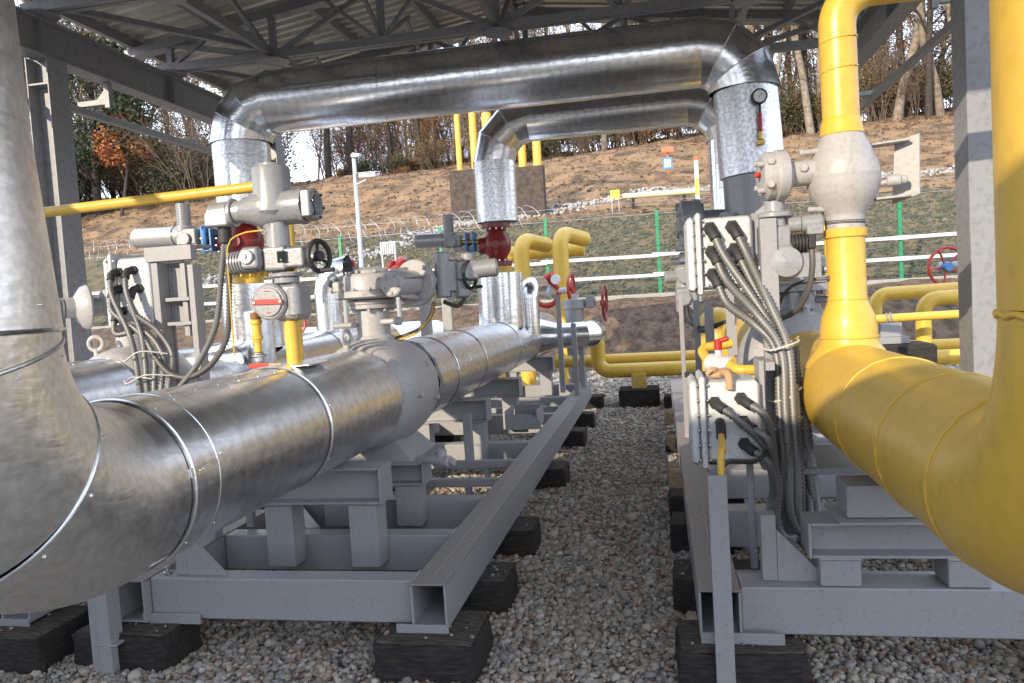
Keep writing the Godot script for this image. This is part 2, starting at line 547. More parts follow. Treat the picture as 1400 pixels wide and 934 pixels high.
# ------------------------------------------------------------------ terrain
var tn := FastNoiseLite.new()
func height(x: float, z: float) -> float:
	var d := -z
	var h := 0.0
	if d < 15.3: h = 0.0
	elif d < 18.6: h = 1.42 * smoothstep(15.3, 18.6, d)
	elif d < 19.7: h = 1.42
	elif d < 24.5: h = lerp(1.42, 4.0, (d - 19.7) / 4.8)
	else:
		var crest := 54.0 + 4.0 * sin(x * 0.06 + 1.0)
		var e: float = min(d, crest)
		h = 4.0 + 0.255 * (e - 24.5)
		if d > crest: h += 3.0 * (1.0 - exp(-(d - crest) / 25.0))
	if d > 15.5:
		var a: float = clamp((d - 15.5) / 3.0, 0.0, 1.0)
		var big: float = clamp((d - 24.0) / 8.0, 0.0, 1.0)
		h += a * 0.10 * tn.get_noise_2d(x * 9.0, z * 9.0) + a * 0.05 * tn.get_noise_2d(x * 31.0, z * 31.0)
		h += big * (0.9 * tn.get_noise_2d(x * 0.9, z * 0.9) + 0.30 * tn.get_noise_2d(x * 4.0 + 70.0, z * 6.5) + 0.20 * tn.get_noise_2d(x * 3.0, z * 22.0 + x * 3.0))
	return h
func terrain_sheet(called: String, x0: float, x1: float, dx: float, zs: Array, m: Material, lift: float = 0.0):
	var st := SurfaceTool.new()
	st.begin(Mesh.PRIMITIVE_TRIANGLES)
	st.set_smooth_group(0)
	var nx := int((x1 - x0) / dx)
	for k in zs.size():
		for i in nx + 1:
			var x := x0 + i * dx
			st.add_vertex(Vector3(x, height(x, zs[k]) + lift, zs[k]))
	for k in zs.size() - 1:
		for i in nx:
			var a := k * (nx + 1) + i
			var b := a + nx + 1
			st.add_index(a); st.add_index(b); st.add_index(a + 1)
			st.add_index(a + 1); st.add_index(b); st.add_index(b + 1)
	st.generate_normals()
	var o := MeshInstance3D.new()
	o.name = numbered(called)
	o.mesh = st.commit()
	o.material_override = m
	add_child(o)
	o.set_meta("kind", "structure")
	return o
func steps(a: float, b: float, s0: float, s1: float) -> Array:
	var o := [a]
	var z := a
	while z > b:
		var k: float = (a - z) / (a - b)
		z -= lerp(s0, s1, k)
		o.append(max(z, b))
		if z <= b: break
	return o
func pebble(sd: int, flat: float) -> ArrayMesh:      # irregular rounded stone, unit size
	var r := RandomNumberGenerator.new()
	r.seed = sd
	var sp := SphereMesh.new()
	sp.radius = 0.5; sp.height = 1.0; sp.radial_segments = 7; sp.rings = 3
	var ar := sp.get_mesh_arrays()
	var vv: PackedVector3Array = ar[Mesh.ARRAY_VERTEX]
	var fn := FastNoiseLite.new()
	fn.seed = sd; fn.frequency = 0.9
	for i in vv.size():
		var p := vv[i]
		var k := 1.0 + 0.55 * fn.get_noise_3d(p.x * 2.0, p.y * 2.0, p.z * 2.0)
		vv[i] = Vector3(p.x * k, p.y * k * flat, p.z * k * 0.78)
	var st := SurfaceTool.new()
	st.begin(Mesh.PRIMITIVE_TRIANGLES)
	st.set_smooth_group(0)
	for p in vv: st.add_vertex(p)
	for i in ar[Mesh.ARRAY_INDEX]: st.add_index(i)
	st.generate_normals()
	return st.commit()
func scatter(parent, called: String, mesh: Mesh, m: Material, xfs: Array, cols: Array):
	var mm := MultiMesh.new()
	mm.transform_format = MultiMesh.TRANSFORM_3D
	mm.use_colors = true
	mm.mesh = mesh
	mm.instance_count = xfs.size()
	for i in xfs.size():
		mm.set_instance_transform(i, xfs[i])
		mm.set_instance_color(i, cols[i])
	var o := MultiMeshInstance3D.new()
	o.name = called
	o.multimesh = mm
	o.material_override = m
	parent.add_child(o, true)
	o.set_meta("kind", "stuff")
	return o
func setting():
	tn.seed = 4; tn.frequency = 0.05; tn.fractal_octaves = 4
	# gravel pad: one large sheet
	var gm := mat("gravel_base", lin(0.34, 0.30, 0.25), 0.95, 0.0, noise_tex(51, 0.05, 512, [[0.0, Color(0.35, 0.34, 0.33)], [0.45, Color(0.75, 0.73, 0.7)], [0.7, Color(1, 0.97, 0.93)], [1.0, Color(1, 1, 1)]], FastNoiseLite.TYPE_CELLULAR), 2.5)
	var mb := MB.new()
	mb.f(V(-150, 0, 150), V(150, 0, 150), V(150, 0, -15.6), V(-150, 0, -15.6), Vector3.UP)
	var g := part(self, "ground", mb, gm)
	g.set_meta("kind", "structure")
	var soil_n := noise_tex(61, 0.02, 512, [], FastNoiseLite.TYPE_SIMPLEX_SMOOTH, 6, 8.0)
	var dark_soil := mat("dark_soil", lin(0.125, 0.085, 0.056), 0.95, 0.0, noise_tex(62, 0.016, 512, [[0.0, Color(0.45, 0.42, 0.36)], [0.4, Color(0.72, 0.68, 0.62)], [0.62, Color(1, 0.97, 0.92)], [1.0, Color(1, 1, 1)]]), 0.35, null, soil_n, 1.0)
	terrain_sheet("soil_bank", -40, 30, 0.14, steps(-15.25, -18.7, 0.12, 0.15), dark_soil)
	var net_soil := mat("net_soil", lin(0.15, 0.122, 0.082), 0.95, 0.0, noise_tex(63, 0.014, 512, [[0.0, Color(0.40, 0.47, 0.40)], [0.36, Color(0.60, 0.64, 0.56)], [0.48, Color(0.84, 0.81, 0.73)], [0.62, Color(1, 0.94, 0.84)], [1.0, Color(1, 0.94, 0.86)]]), 0.28, null, soil_n, 1.0)
	terrain_sheet("netted_slope", -40, 30, 0.2, steps(-18.7, -24.6, 0.16, 0.2), net_soil)
	var hill_soil := mat("hill_soil", lin(0.265, 0.168, 0.088), 0.95, 0.0, noise_tex(64, 0.008, 1024, [[0.0, Color(0.36, 0.36, 0.35)], [0.36, Color(0.66, 0.64, 0.62)], [0.5, Color(0.92, 0.90, 0.87)], [1.0, Color(1, 1, 1)]], FastNoiseLite.TYPE_SIMPLEX_SMOOTH, 7), 0.085, null, soil_n, 0.8)
	hill_soil.detail_enabled = false
	terrain_sheet("hillside", -95, 70, 0.5, steps(-24.6, -64, 0.25, 0.7), hill_soil)
	var wood_soil := mat("wood_floor", lin(0.16, 0.10, 0.06), 0.95, 0.0, noise_tex(65, 0.02, 512, [[0.0, Color(0.5, 0.46, 0.40)], [0.5, Color(0.8, 0.72, 0.62)], [1.0, Color(1, 0.92, 0.84)]]), 0.2)
	terrain_sheet("wood_floor", -240, 200, 4.0, steps(-64, -300, 2.0, 12.0), wood_soil)
	terrain_sheet("wood_floor", -240, -95, 3.0, steps(-15.25, -64, 1.0, 2.0), wood_soil)
	terrain_sheet("wood_floor", 70, 200, 3.0, steps(-15.25, -64, 1.0, 2.0), wood_soil)
	terrain_sheet("wood_floor", -95, -40, 2.0, steps(-15.25, -24.6, 0.5, 0.5), wood_soil)
	terrain_sheet("wood_floor", 30, 70, 2.0, steps(-15.25, -24.6, 0.5, 0.5), wood_soil)
	# ---- gravel stones
	var sm := StandardMaterial3D.new()
	sm.vertex_color_use_as_albedo = true
	sm.roughness = 0.85
	sm.albedo_texture = noise_tex(71, 0.06, 256, [[0.0, 0.72], [1.0, 1.0]])
	sm.uv1_triplanar = true
	sm.uv1_scale = Vector3.ONE * 2.0
	var gr := Node3D.new()
	gr.name = "gravel"
	add_child(gr)
	tag(gr, "loose grey and beige gravel stones covering the ground of the station", "gravel", "", "stuff")
	rng.seed = 11
	var kinds := []
	for k in 5: kinds.append(pebble(100 + k, 0.45 + 0.08 * k))
	var xfs := [[], [], [], [], []]
	var cls := [[], [], [], [], []]
	var zones := [[-4.6, 2.9, -2.2, -4.6, 3000.0, 0.87], [-3.2, 2.6, -4.6, -7.5, 1800.0, 0.98], [-2.6, 2.6, -7.5, -11.5, 1000.0, 1.15], [-9.0, 8.0, -11.5, -15.8, 170.0, 1.7], [-8.0, -3.2, -4.6, -11.5, 130.0, 1.6], [2.6, 7.5, -4.6, -11.5, 130.0, 1.6]]
	for zn in zones:
		var cnt := int((zn[1] - zn[0]) * (zn[2] - zn[3]) * zn[4])
		for i in cnt:
			var x := rng.randf_range(zn[0], zn[1])
			var z := rng.randf_range(zn[3], zn[2])
			var s: float = zn[5] * (0.013 + 0.020 * pow(rng.randf(), 1.6)) * (1.5 if rng.randf() < 0.12 else 1.0) * (1.6 if rng.randf() < 0.03 else 1.0) * 1.3
			var b := Basis.from_euler(Vector3(rng.randf_range(-0.5, 0.5), rng.randf() * TAU, rng.randf_range(-0.5, 0.5)))
			var k := rng.randi() % 5
			xfs[k].append(Transform3D(b.scaled_local(Vector3.ONE * s * 1.15), Vector3(x, rng.randf_range(0.0, 0.016), z)))
			var t := rng.randf()
			var l := rng.randf_range(0.6, 1.4)
			var c := Color(0.45, 0.395, 0.32)
			if t < 0.12: c = Color(0.44, 0.35, 0.25)
			elif t < 0.17: c = Color(0.33, 0.20, 0.13)
			elif t < 0.30: c = Color(0.34, 0.32, 0.29)
			elif t < 0.36: c = Color(0.54, 0.51, 0.46)
			cls[k].append(Color(c.r * l, c.g * l, c.b * l))
	for q in [[-1.25, -0.84, -3.02, -3.34], [-1.25, -0.84, -3.75, -4.0], [-1.25, -0.84, -4.58, -4.85], [0.02, 0.48, -3.02, -3.3], [0.02, 0.3, -3.8, -4.05], [-2.7, -2.3, -3.03, -3.28], [-3.4, -2.9, -2.97, -3.3]]:
		for i in 16:
			var s := 0.012 + 0.018 * rng.randf() * rng.randf()
			var k := rng.randi() % 5
			xfs[k].append(Transform3D(Basis(Vector3.UP, rng.randf() * TAU).scaled_local(Vector3.ONE * s), Vector3(rng.randf_range(q[0], q[1]), 0.183, rng.randf_range(q[3], q[2]))))
			var l := rng.randf_range(0.5, 1.2)
			cls[k].append(Color(0.34 * l, 0.30 * l, 0.25 * l))
	for k in 5: scatter(gr, "stone", kinds[k], sm, xfs[k], cls[k])
	# ---- clods on bank, netting and hill
	var cl := Node3D.new()
	cl.name = "soil_clods"
	add_child(cl)
	tag(cl, "small clods and stones lying on the bare brown slope", "soil", "", "stuff")
	var cx := [[], [], []]
	var cc := [[], [], []]
	for zn in [[-9.0, 9.0, -15.2, -18.5, 9000, 0.03, Color(0.125, 0.088, 0.06)], [-16.0, 12.0, -19.8, -24.4, 9000, 0.06, Color(0.20, 0.165, 0.115)], [-16.0, 12.0, -19.8, -24.4, 22000, 0.075, Color(0.105, 0.098, 0.072)], [-34.0, 22.0, -24.6, -48.0, 26000, 0.08, Color(0.27, 0.172, 0.09)], [-34.0, 22.0, -24.6, -56.0, 16000, 0.09, Color(0.15, 0.10, 0.058)], [-34.0, 24.0, -46.0, -60.0, 14000, 0.12, Color(0.15, 0.065, 0.03)]]:
		for i in zn[4]:
			var x := rng.randf_range(zn[0], zn[1])
			var z := rng.randf_range(zn[3], zn[2])
			var s: float = zn[5] * (0.4 + 1.5 * pow(rng.randf(), 3.0))
			var k := rng.randi() % 3
			var l := rng.randf_range(0.6, 1.15)
			if rng.randf() < 0.03: l = 1.6
			cx[k].append(Transform3D(Basis.from_euler(Vector3(rng.randf_range(-0.6, 0.6), rng.randf() * TAU, 0)).scaled_local(Vector3(s, s, s)), Vector3(x, height(x, z) + s * 0.05, z)))
			cc[k].append(Color(zn[6].r * l, zn[6].g * l, zn[6].b * l))
	for k in 3: scatter(cl, "clod", kinds[k + 2], sm, cx[k], cc[k])
	# ---- pale stone drain running across the slope
	var dr := Node3D.new()
	dr.name = "stone_drain"
	add_child(dr)
	tag(dr, "strip of white crushed stone winding across the brown hillside", "stones", "", "stuff")
	var line := [V(-17, 0, -21.6), V(-11.8, 0, -22.4), V(-8.7, 0, -23), V(-6.1, 0, -25.2), V(-3.8, 0, -26.4), V(-1.6, 0, -27.8), V(1.8, 0, -29.4), V(6, 0, -29.2), V(9.5, 0, -27.6), V(18, 0, -26.5)]
	var pts := spline(line, 0.3)
	var dx := []
	var dc := []
	for p in pts:
		for i in 30:
			var x: float = p.x + rng.randf_range(-0.25, 0.25)
			var z: float = p.z + rng.randfn(0.0, 0.33)
			var s := rng.randf_range(0.05, 0.15)
			dx.append(Transform3D(Basis.from_euler(Vector3(rng.randf(), rng.randf() * TAU, rng.randf())).scaled_local(Vector3.ONE * s), Vector3(x, height(x, z) + 0.02, z)))
			var l := rng.randf_range(0.32, 0.52)
			dc.append(Color(l, l * 0.97, l * 0.92))
	scatter(dr, "stone", kinds[4], sm, dx, dc)
	# a few fallen leaves on the gravel
	var lf := Node3D.new()
	lf.name = "fallen_leaves"
	add_child(lf)
	tag(lf, "scattered dry brown leaves lying on the gravel", "leaves", "", "stuff")
	var lm := MB.new()
	lm.t(V(-0.5, 0, 0), V(0, 0.12, 0.3), V(0.5, 0.05, 0), Vector3.UP, Vector3.UP, Vector3.UP)
	lm.t(V(-0.5, 0, 0), V(0.5, 0.05, 0), V(0, 0.1, -0.3), Vector3.UP, Vector3.UP, Vector3.UP)
	var lx := []
	var lc := []
	for i in 130:
		var x := rng.randf_range(-3.0, 2.0)
		var z := rng.randf_range(-10.0, -2.4)
		lx.append(Transform3D(Basis.from_euler(Vector3(rng.randf_range(-0.4, 0.4), rng.randf() * TAU, rng.randf_range(-0.4, 0.4))).scaled_local(Vector3.ONE * rng.randf_range(0.03, 0.055)), Vector3(x, 0.035, z)))
		lc.append([Color(0.25, 0.09, 0.035), Color(0.16, 0.08, 0.04), Color(0.34, 0.2, 0.06)][i % 3])
	scatter(lf, "leaf", lm.mesh(), sm, lx, lc)

# ------------------------------------------------------------------ canopy
const RX := -1.33
func deck_y(x: float) -> float: return 4.95 - 0.137 * abs(x - RX)
func canopy():
	var t := thing("steel_canopy", "large open steel canopy with grey lattice trusses and ribbed metal roof over the pipes", "canopy", V(RX, 0, -4.4))
	for sx in [-1, 1]:
		var x: float = RX + sx * 3.39
		for z in [-1.8, -5.5, -9.2]:
			var mb := MB.new()
			# H section, flanges facing across
			mb.cube(x - 0.10, x - 0.088, 0.06, 3.72, z - 0.11, z + 0.11, 0.002)
			mb.cube(x + 0.088, x + 0.10, 0.06, 3.72, z - 0.11, z + 0.11, 0.002)
			mb.cube(x - 0.088, x + 0.088, 0.06, 3.72, z - 0.005, z + 0.005, 0.0)
			mb.cube(x - 0.087, x + 0.087, 3.50, 3.514, z - 0.105, z + 0.105, 0.0)
			mb.cube(x - 0.16, x + 0.16, 0.02, 0.06, z - 0.16, z + 0.16, 0.003)
			if sx > 0:
				mb.cube(x - 0.1, x + 0.1, 0.06, 3.71, z + 0.111, z + 0.12, 0.002)
			part(t, "column", mb, M.frame_grey)
		var e := MB.new()
		e.ibeam(V(x, 3.87, -0.4), V(x, 3.87, -9.45), 0.30, 0.16, 0.016, 0.01)
		for z in [-2.05, -3.73, -5.41, -7.09, -8.77]:
			e.cube(x - 0.075, x + 0.075, 3.736, 4.004, z - 0.006, z + 0.006, 0.0)
		part(t, "eave_beam", e, M.frame_grey)
		# hanging brackets and rail outside the eave beam
		var rl := MB.new()
		rl.bar(V(x + sx * 0.28, 3.50, -0.4), V(x + sx * 0.28, 3.50, -9.3), 0.06, 0.06)
		part(t, "rail", rl, M.frame_grey)
		for z in [-3.0, -6.2, -9.0]:
			var b := MB.new()
			b.bar(V(x, 3.50, z), V(x, 3.719, z), 0.05, 0.05)
			b.bar(V(x + sx * 0.30, 3.555, z + 0.001), V(x + sx * 0.02, 3.555, z + 0.001), 0.048, 0.048)
			b.prism([Vector2(x + sx * 0.02, 3.58), Vector2(x + sx * 0.12, 3.58), Vector2(x + sx * 0.02, 3.68)], Transform3D(Basis(), V(0, 0, z)), 0.008)
			part(t, "bracket", b, M.frame_grey)
	# trusses
	for z in [-2.05, -3.73, -5.41, -7.09, -8.77]:
		var tr := Node3D.new()
		tr.name = "truss"
		t.add_child(tr, true)
		tr.position = V(0, 4.0, z + 4.4)
		var y0 := 4.08
		var m := MB.new()
		m.bar(V(RX - 3.45, y0, z - 0.035), V(RX + 3.45, y0, z - 0.035), 0.055, 0.075)
		m.bar(V(RX - 3.45, y0, z + 0.035), V(RX + 3.45, y0, z + 0.035), 0.055, 0.075)
		part(tr, "bottom_chord", m, M.frame_grey)
		for s in [-1, 1]:
			m = MB.new()
			m.bar(V(RX + s * 3.8, deck_y(RX + 3.8) - 0.17, z), V(RX, 4.95 - 0.17, z), 0.12, 0.09)
			part(tr, "top_chord", m, M.frame_grey)
		for k in range(-3, 4):
			var x: float = RX + k * 1.11
			m = MB.new()
			m.bar(V(x, y0, z), V(x, deck_y(x) - 0.17, z), 0.06, 0.06)
			part(tr, "vertical", m, M.frame_grey)
			if k % 2 == 0 or abs(k) == 3:
				m = MB.new()
				m.cyl(V(x, y0 - 0.055, z), V(x, y0 - 0.040, z), 0.15, 8, 0.002)
				part(tr, "gusset_plate", m, M.frame_grey)
		for k in range(-3, 3):
			var xa: float = RX + k * 1.11
			var xb: float = xa + 1.11
			m = MB.new()
			if k % 2 == 0: m.bar(V(xa, y0, z), V(xb, deck_y(xb) - 0.18, z), 0.05, 0.05)
			else: m.bar(V(xb, y0, z), V(xa, deck_y(xa) - 0.18, z), 0.05, 0.05)
			part(tr, "diagonal", m, M.frame_grey)
			m = MB.new()
			var xm: float = (xa + xb) * 0.5
			if k % 2 == 0: m.bar(V(xb, y0, z + 0.03), V(xm, deck_y(xm) - 0.18, z + 0.03), 0.035, 0.035)
			else: m.bar(V(xa, y0, z + 0.03), V(xm, deck_y(xm) - 0.18, z + 0.03), 0.035, 0.035)
			part(tr, "diagonal", m, M.frame_grey)
	# bracing along the building, between trusses
	for k in [-2, 0, 2]:
		var x: float = RX + k * 1.11
		for i in 4:
			var za := -2.05 - 1.68 * i
			var zb := za - 1.68
			var m := MB.new()
			m.bar(V(x, 4.1, za), V(x, 4.1, zb), 0.06, 0.08)
			part(t, "tie", m, M.frame_grey)
			for s in [0, 1]:
				m = MB.new()
				var yt := deck_y(x) - 0.2
				var xs: float = x + (0.03 if s else -0.03)
				m.bar(V(xs, 4.1, za if s else zb), V(xs, yt, (za + zb) * 0.5), 0.045, 0.045)
				part(t, "brace", m, M.frame_grey)
	for i in 4:          # plan bracing in the plane of the bottom chords
		var za := -2.05 - 1.68 * i
		for s in [-1, 1]:
			var m := MB.new()
			m.bar(V(RX + s * 3.33, 4.13, za), V(RX + s * 1.11 * 2, 4.13, za - 1.68), 0.05, 0.05)
			part(t, "brace", m, M.frame_grey)
	for k in [-1, 1]:      # light lattice between the main ties
		var x: float = RX + k * 1.11
		for i in 4:
			var za := -2.05 - 1.68 * i
			for s in [0, 1]:
				var m := MB.new()
				m.bar(V(x, 4.12, za if s else za - 1.68), V(x + (0.02 if s else -0.02), deck_y(x) - 0.2, za - 0.84), 0.035, 0.035)
				part(t, "brace", m, M.frame_grey)
	# purlins
	for s in [-1, 1]:
		for k in 5:
			var x: float = RX + s * (0.12 + 0.90 * k)
			var m := MB.new()
			m.bar(V(x, deck_y(x) - 0.075, -0.5), V(x, deck_y(x) - 0.075, -9.4), 0.06, 0.10)
			part(t, "purlin", m, M.frame_grey)
	# ribbed sheets, ribs running down the slope
	for s in [-1, 1]:
		for i in 9:
			var m := MB.new()
			var z0 := -0.05 - i * 1.05
			var prof := []
			var pz := 0.0
			while pz < 1.0499:
				for q in [[0.0, 0.0], [0.055, 0.0], [0.075, 0.038], [0.13, 0.038]]:
					prof.append(Vector2(z0 - pz - q[0], q[1] - 0.025))
				pz += 0.15
			prof.append(Vector2(z0 - 1.05 - 0.002, -0.025))
			var xa: float = RX + s * 0.01
			var xb: float = RX + s * 3.92
			for j in prof.size() - 1:
				var p: Vector2 = prof[j]
				var q: Vector2 = prof[j + 1]
				for th in [0.0, 0.003]:
					m.f(V(xa, deck_y(xa) + p.y + th, p.x), V(xb, deck_y(xb) + p.y + th, p.x), V(xb, deck_y(xb) + q.y + th, q.x), V(xa, deck_y(xa) + q.y + th, q.x), Vector3.DOWN if th == 0.0 else Vector3.UP)
			part(t, "roof_sheet", m, M.deck)
	var rc := MB.new()
	for s in [-1, 1]:
		rc.bar(V(RX + s * 0.12, deck_y(RX + 0.12) + 0.035, -0.05), V(RX + s * 0.12, deck_y(RX + 0.12) + 0.035, -9.5), 0.26, 0.004, V(s * 0.137, 1, 0), 0.001)
	part(t, "ridge_cap", rc, M.deck)

# ------------------------------------------------------------------ skids and sleepers
func support(parent, x: float, z: float, y0: float, y1: float, ytop: float, m: Material, dz: float = 0.07):
	var s := Node3D.new()
	s.name = "pipe_support"
	parent.add_child(s, true)
	s.position = V(x, y0, z) - gpos(parent)
	for k in [-1, 1]:
		var b := MB.new()
		b.cube(x + k * 0.31, x + k * 0.155, y0, y1 - 0.001, z - dz, z + dz, 0.006)
		part(s, "leg", b, m)
		b = MB.new()
		var wx0: float = x + k * 0.31
		var wx1: float = x + k * 0.155
		b.tube([V(wx0, y1 - 0.004, z + dz + 0.001), V(wx1, y1 - 0.004, z + dz + 0.001)], 0.006, 6)
		b.tube([V(x + k * 0.31 + 0.001 * k, y1 - 0.004, z + dz), V(x + k * 0.31 + 0.001 * k, y1 - 0.004, z - dz)], 0.006, 6)
		part(s, "weld_bead", b, m)
	var i := MB.new()
	i.ibeam(V(x - 0.335, (y1 + ytop) * 0.5, z), V(x + 0.335, (y1 + ytop) * 0.5, z), ytop - y1, 0.17, 0.012, 0.012)
	i.cube(x + 0.336, x + 0.348, y1, ytop, z - 0.085, z + 0.085, 0.002)
	i.cube(x - 0.348, x - 0.336, y1, ytop, z - 0.085, z + 0.085, 0.002)
	part(s, "saddle_beam", i, m)
	return s
func saddle(parent, x: float, z: float, ytop: float, r: float, yc: float, m: Material):
	var b := MB.new()
	for k in [-1, 1]:
		var xo: float = x + k * r * 0.72
		b.cube(xo - 0.006, xo + 0.006, ytop + 0.001, yc - r * 0.55, z - 0.07, z + 0.07, 0.001)
		b.prism([Vector2(k * r * 0.70, ytop + 0.002), Vector2(k * r * 0.1, ytop + 0.002), Vector2(k * r * 0.1, yc - r * 0.985), Vector2(k * r * 0.45, yc - r * 0.88), Vector2(k * r * 0.70, yc - r * 0.70)], Transform3D(Basis(), V(x, 0, z)), 0.012)
	part(parent, "saddle", b, m)
func skids():
	# ---- centre skid under the first clad line
	var t := thing("pipe_skid", "grey welded steel skid of hollow beams under the front silver pipe", "skid", V(LX, 0.19, -6.8), "welded pipe skids")
	var g: Material = M.skid_grey
	for x in [-1.04, -2.50]:
		var b := MB.new()
		b.hollow(V(x, 0.29, -3.12), V(x, 0.29, -10.4), 0.16, 0.20)
		part(t, "side_beam", b, g)
		b = MB.new()
		b.bar(V(x, 0.385, -3.12), V(x, 0.385, -10.4), 0.16, 0.01)
		part(t, "top_plate", b, M.skid_top)
		b = MB.new()
		b.bar(V(x, 0.3905, -3.2), V(x, 0.3905, -10.3), 0.006, 0.003)
		part(t, "weld_seam", b, g)
	for z in [-3.16, -3.80, -4.50, -6.26, -7.76, -9.05, -10.3]:
		var b := MB.new()
		b.cube(-2.419, -1.121, 0.192, 0.388, z - 0.12, z - 0.005, 0.008)
		part(t, "cross_beam", b, g)
		b = MB.new()
		b.tube(spline([V(-1.123, 0.195, z - 0.003), V(-1.124, 0.29, z - 0.002), V(-1.122, 0.386, z - 0.004), V(-1.122, 0.390, z - 0.06), V(-1.123, 0.389, z - 0.118)], 0.03), 0.006, 6)
		part(t, "weld_bead", b, g)
	for z in [-5.03, -5.6, -8.3]:
		var b := MB.new()
		b.cube(-2.418, -1.122, 0.33, 0.386, z - 0.05, z, 0.003)
		part(t, "cross_rail", b, g)
		b = MB.new()
		b.cube(-1.36, -1.32, 0.19, 0.3295, z - 0.045, z - 0.005, 0.002)
		part(t, "strut", b, g)
	var fp := MB.new()
	fp.cube(-1.19, -0.955, 0.175, 0.215, -3.118, -3.106, 0.002)
	part(t, "end_plate", fp, g)
	fp = MB.new()
	fp.cube(-2.46, -2.16, 0.175, 0.225, -3.158, -3.146, 0.002)
	part(t, "end_plate", fp, g)
	fp = MB.new()
	fp.cyl(V(-2.36, 0.388, -3.22), V(-2.36, 0.425, -3.22), 0.012, 8)
	fp.cyl(V(-2.36, 0.388, -3.22), V(-2.36, 0.402, -3.22), 0.022, 6)
	part(t, "earth_stud", fp, M.steel)
	support(t, LX, -3.72, 0.265, 0.60, 0.785, g)
	support(t, LX, -4.42, 0.265, 0.52, 0.66, g)
	support(t, LX, -6.18, 0.265, 0.60, 0.785, g)
	support(t, LX, -7.68, 0.265, 0.60, 0.785, g)
	support(t, LX, -10.22, 0.265, 0.60, 0.785, g)
	var vs := MB.new()          # flared saddle box under the ball valve
	for k in [-1, 1]:
		vs.f(V(LX + k * 0.30, 0.665, -4.30), V(LX + k * 0.30, 0.665, -4.80), V(LX + k * 0.17, 0.80, -4.74), V(LX + k * 0.17, 0.80, -4.36), V(k, 0.5, 0))
	vs.f(V(LX - 0.30, 0.665, -4.30), V(LX + 0.30, 0.665, -4.30), V(LX + 0.17, 0.80, -4.36), V(LX - 0.17, 0.80, -4.36), V(0, 0.5, 1))
	vs.f(V(LX - 0.30, 0.665, -4.80), V(LX + 0.30, 0.665, -4.80), V(LX + 0.17, 0.80, -4.74), V(LX - 0.17, 0.80, -4.74), V(0, 0.5, -1))
	vs.cube(LX - 0.35, LX + 0.35, 0.6605, 0.672, -4.83, -4.25, 0.002)
	part(t, "saddle", vs, g)
	# post with gusset on the front beam, and a flat tray
	var p := MB.new()
	p.cube(-2.30, -2.24, 0.389, 0.95, -3.26, -3.20, 0.003)
	part(t, "post", p, g)
	p = MB.new()
	p.prism([Vector2(-2.239, 0.389), Vector2(-2.03, 0.389), Vector2(-2.239, 0.61)], Transform3D(Basis(), V(0, 0, -3.205)), 0.008)
	part(t, "gusset_plate", p, g)
	p = MB.new()
	p.bar(V(-2.36, 0.36, -4.5), V(-1.95, 0.36, -3.93), 0.07, 0.06)
	part(t, "brace", p, g)
	p = MB.new()
	for xx in [-1.44, -1.15]: p.cube(xx - 0.005, xx + 0.005, 0.391, 0.56, -7.3, -6.9, 0.001)
	p.prism([Vector2(-1.43, 0.391), Vector2(-1.10, 0.391), Vector2(-1.12, 0.47), Vector2(-1.2, 0.53), Vector2(-1.43, 0.53)], Transform3D(Basis(), V(0, 0, -6.88)), 0.008)
	p.prism([Vector2(-1.43, 0.391), Vector2(-1.16, 0.391), Vector2(-1.16, 0.56), Vector2(-1.43, 0.56)], Transform3D(Basis(), V(0, 0, -7.32)), 0.008)
	part(t, "tray", p, g)
	for q in [[-1.02, -10.0, 0.93], [-1.02, -9.2, 1.25], [-1.22, -9.45, 1.6], [-1.45, -5.55, 0.75]]:
		p = MB.new()
		p.cube(q[0] - 0.03, q[0] + 0.03, 0.391, q[2], q[1] - 0.03, q[1] + 0.03, 0.003)
		part(t, "post", p, g)
	# ---- right skid
	t = thing("pipe_skid", "grey welded steel skid of hollow beams under the yellow pipe", "skid", V(YX, 0.19, -6.8), "welded pipe skids")
	for x in [0.18, 1.66]:
		var b := MB.new()
		b.hollow(V(x, 0.29, -3.09), V(x, 0.29, -10.7), 0.165, 0.20)
		part(t, "side_beam", b, g)
		b = MB.new()
		b.bar(V(x, 0.385, -3.09), V(x, 0.385, -10.7), 0.165, 0.01)
		part(t, "top_plate", b, M.skid_top)
		b = MB.new()
		b.bar(V(x, 0.3905, -3.15), V(x, 0.3905, -10.6), 0.006, 0.003)
		part(t, "weld_seam", b, g)
	for z in [-3.13, -4.19, -5.16, -6.3, -7.6, -9.0, -10.6]:
		var b := MB.new()
		b.cube(0.264, 1.576, 0.192, 0.388, z - 0.17, z - 0.005, 0.008)
		part(t, "cross_beam", b, g)
	for z in [-3.62, -4.7]:
		var b := MB.new()
		b.cube(0.265, 1.575, 0.20, 0.26, z - 0.06, z, 0.003)
		part(t, "cross_rail", b, g)
	var ep := MB.new()
	ep.cube(0.10, 0.42, 0.176, 0.222, -3.088, -3.076, 0.002)
	part(t, "end_plate", ep, g)
	support(t, YX, -3.22, 0.389, 0.505, 0.645, g, 0.08)
	for z in [-5.4, -7.4]: support(t, YX, z, 0.389, 0.505, 0.645, g)
	var bl := MB.new()
	bl.cube(YX - 0.24, YX + 0.24, 0.646, 0.658, -3.38, -3.10, 0.003)
	bl.cube(YX - 0.20, YX + 0.20, 0.659, 0.79, -3.33, -3.15, 0.006)
	bl.cube(YX - 0.20, YX + 0.20, 0.646, 0.84, -5.5, -5.3, 0.006)
	bl.cube(YX - 0.20, YX + 0.20, 0.646, 0.84, -7.5, -7.3, 0.006)
	part(t, "saddle", bl, g)
	p = MB.new()
	p.cube(0.36, 0.42, 0.389, 0.66, -3.27, -3.20, 0.003)
	part(t, "post", p, g)
	p = MB.new()
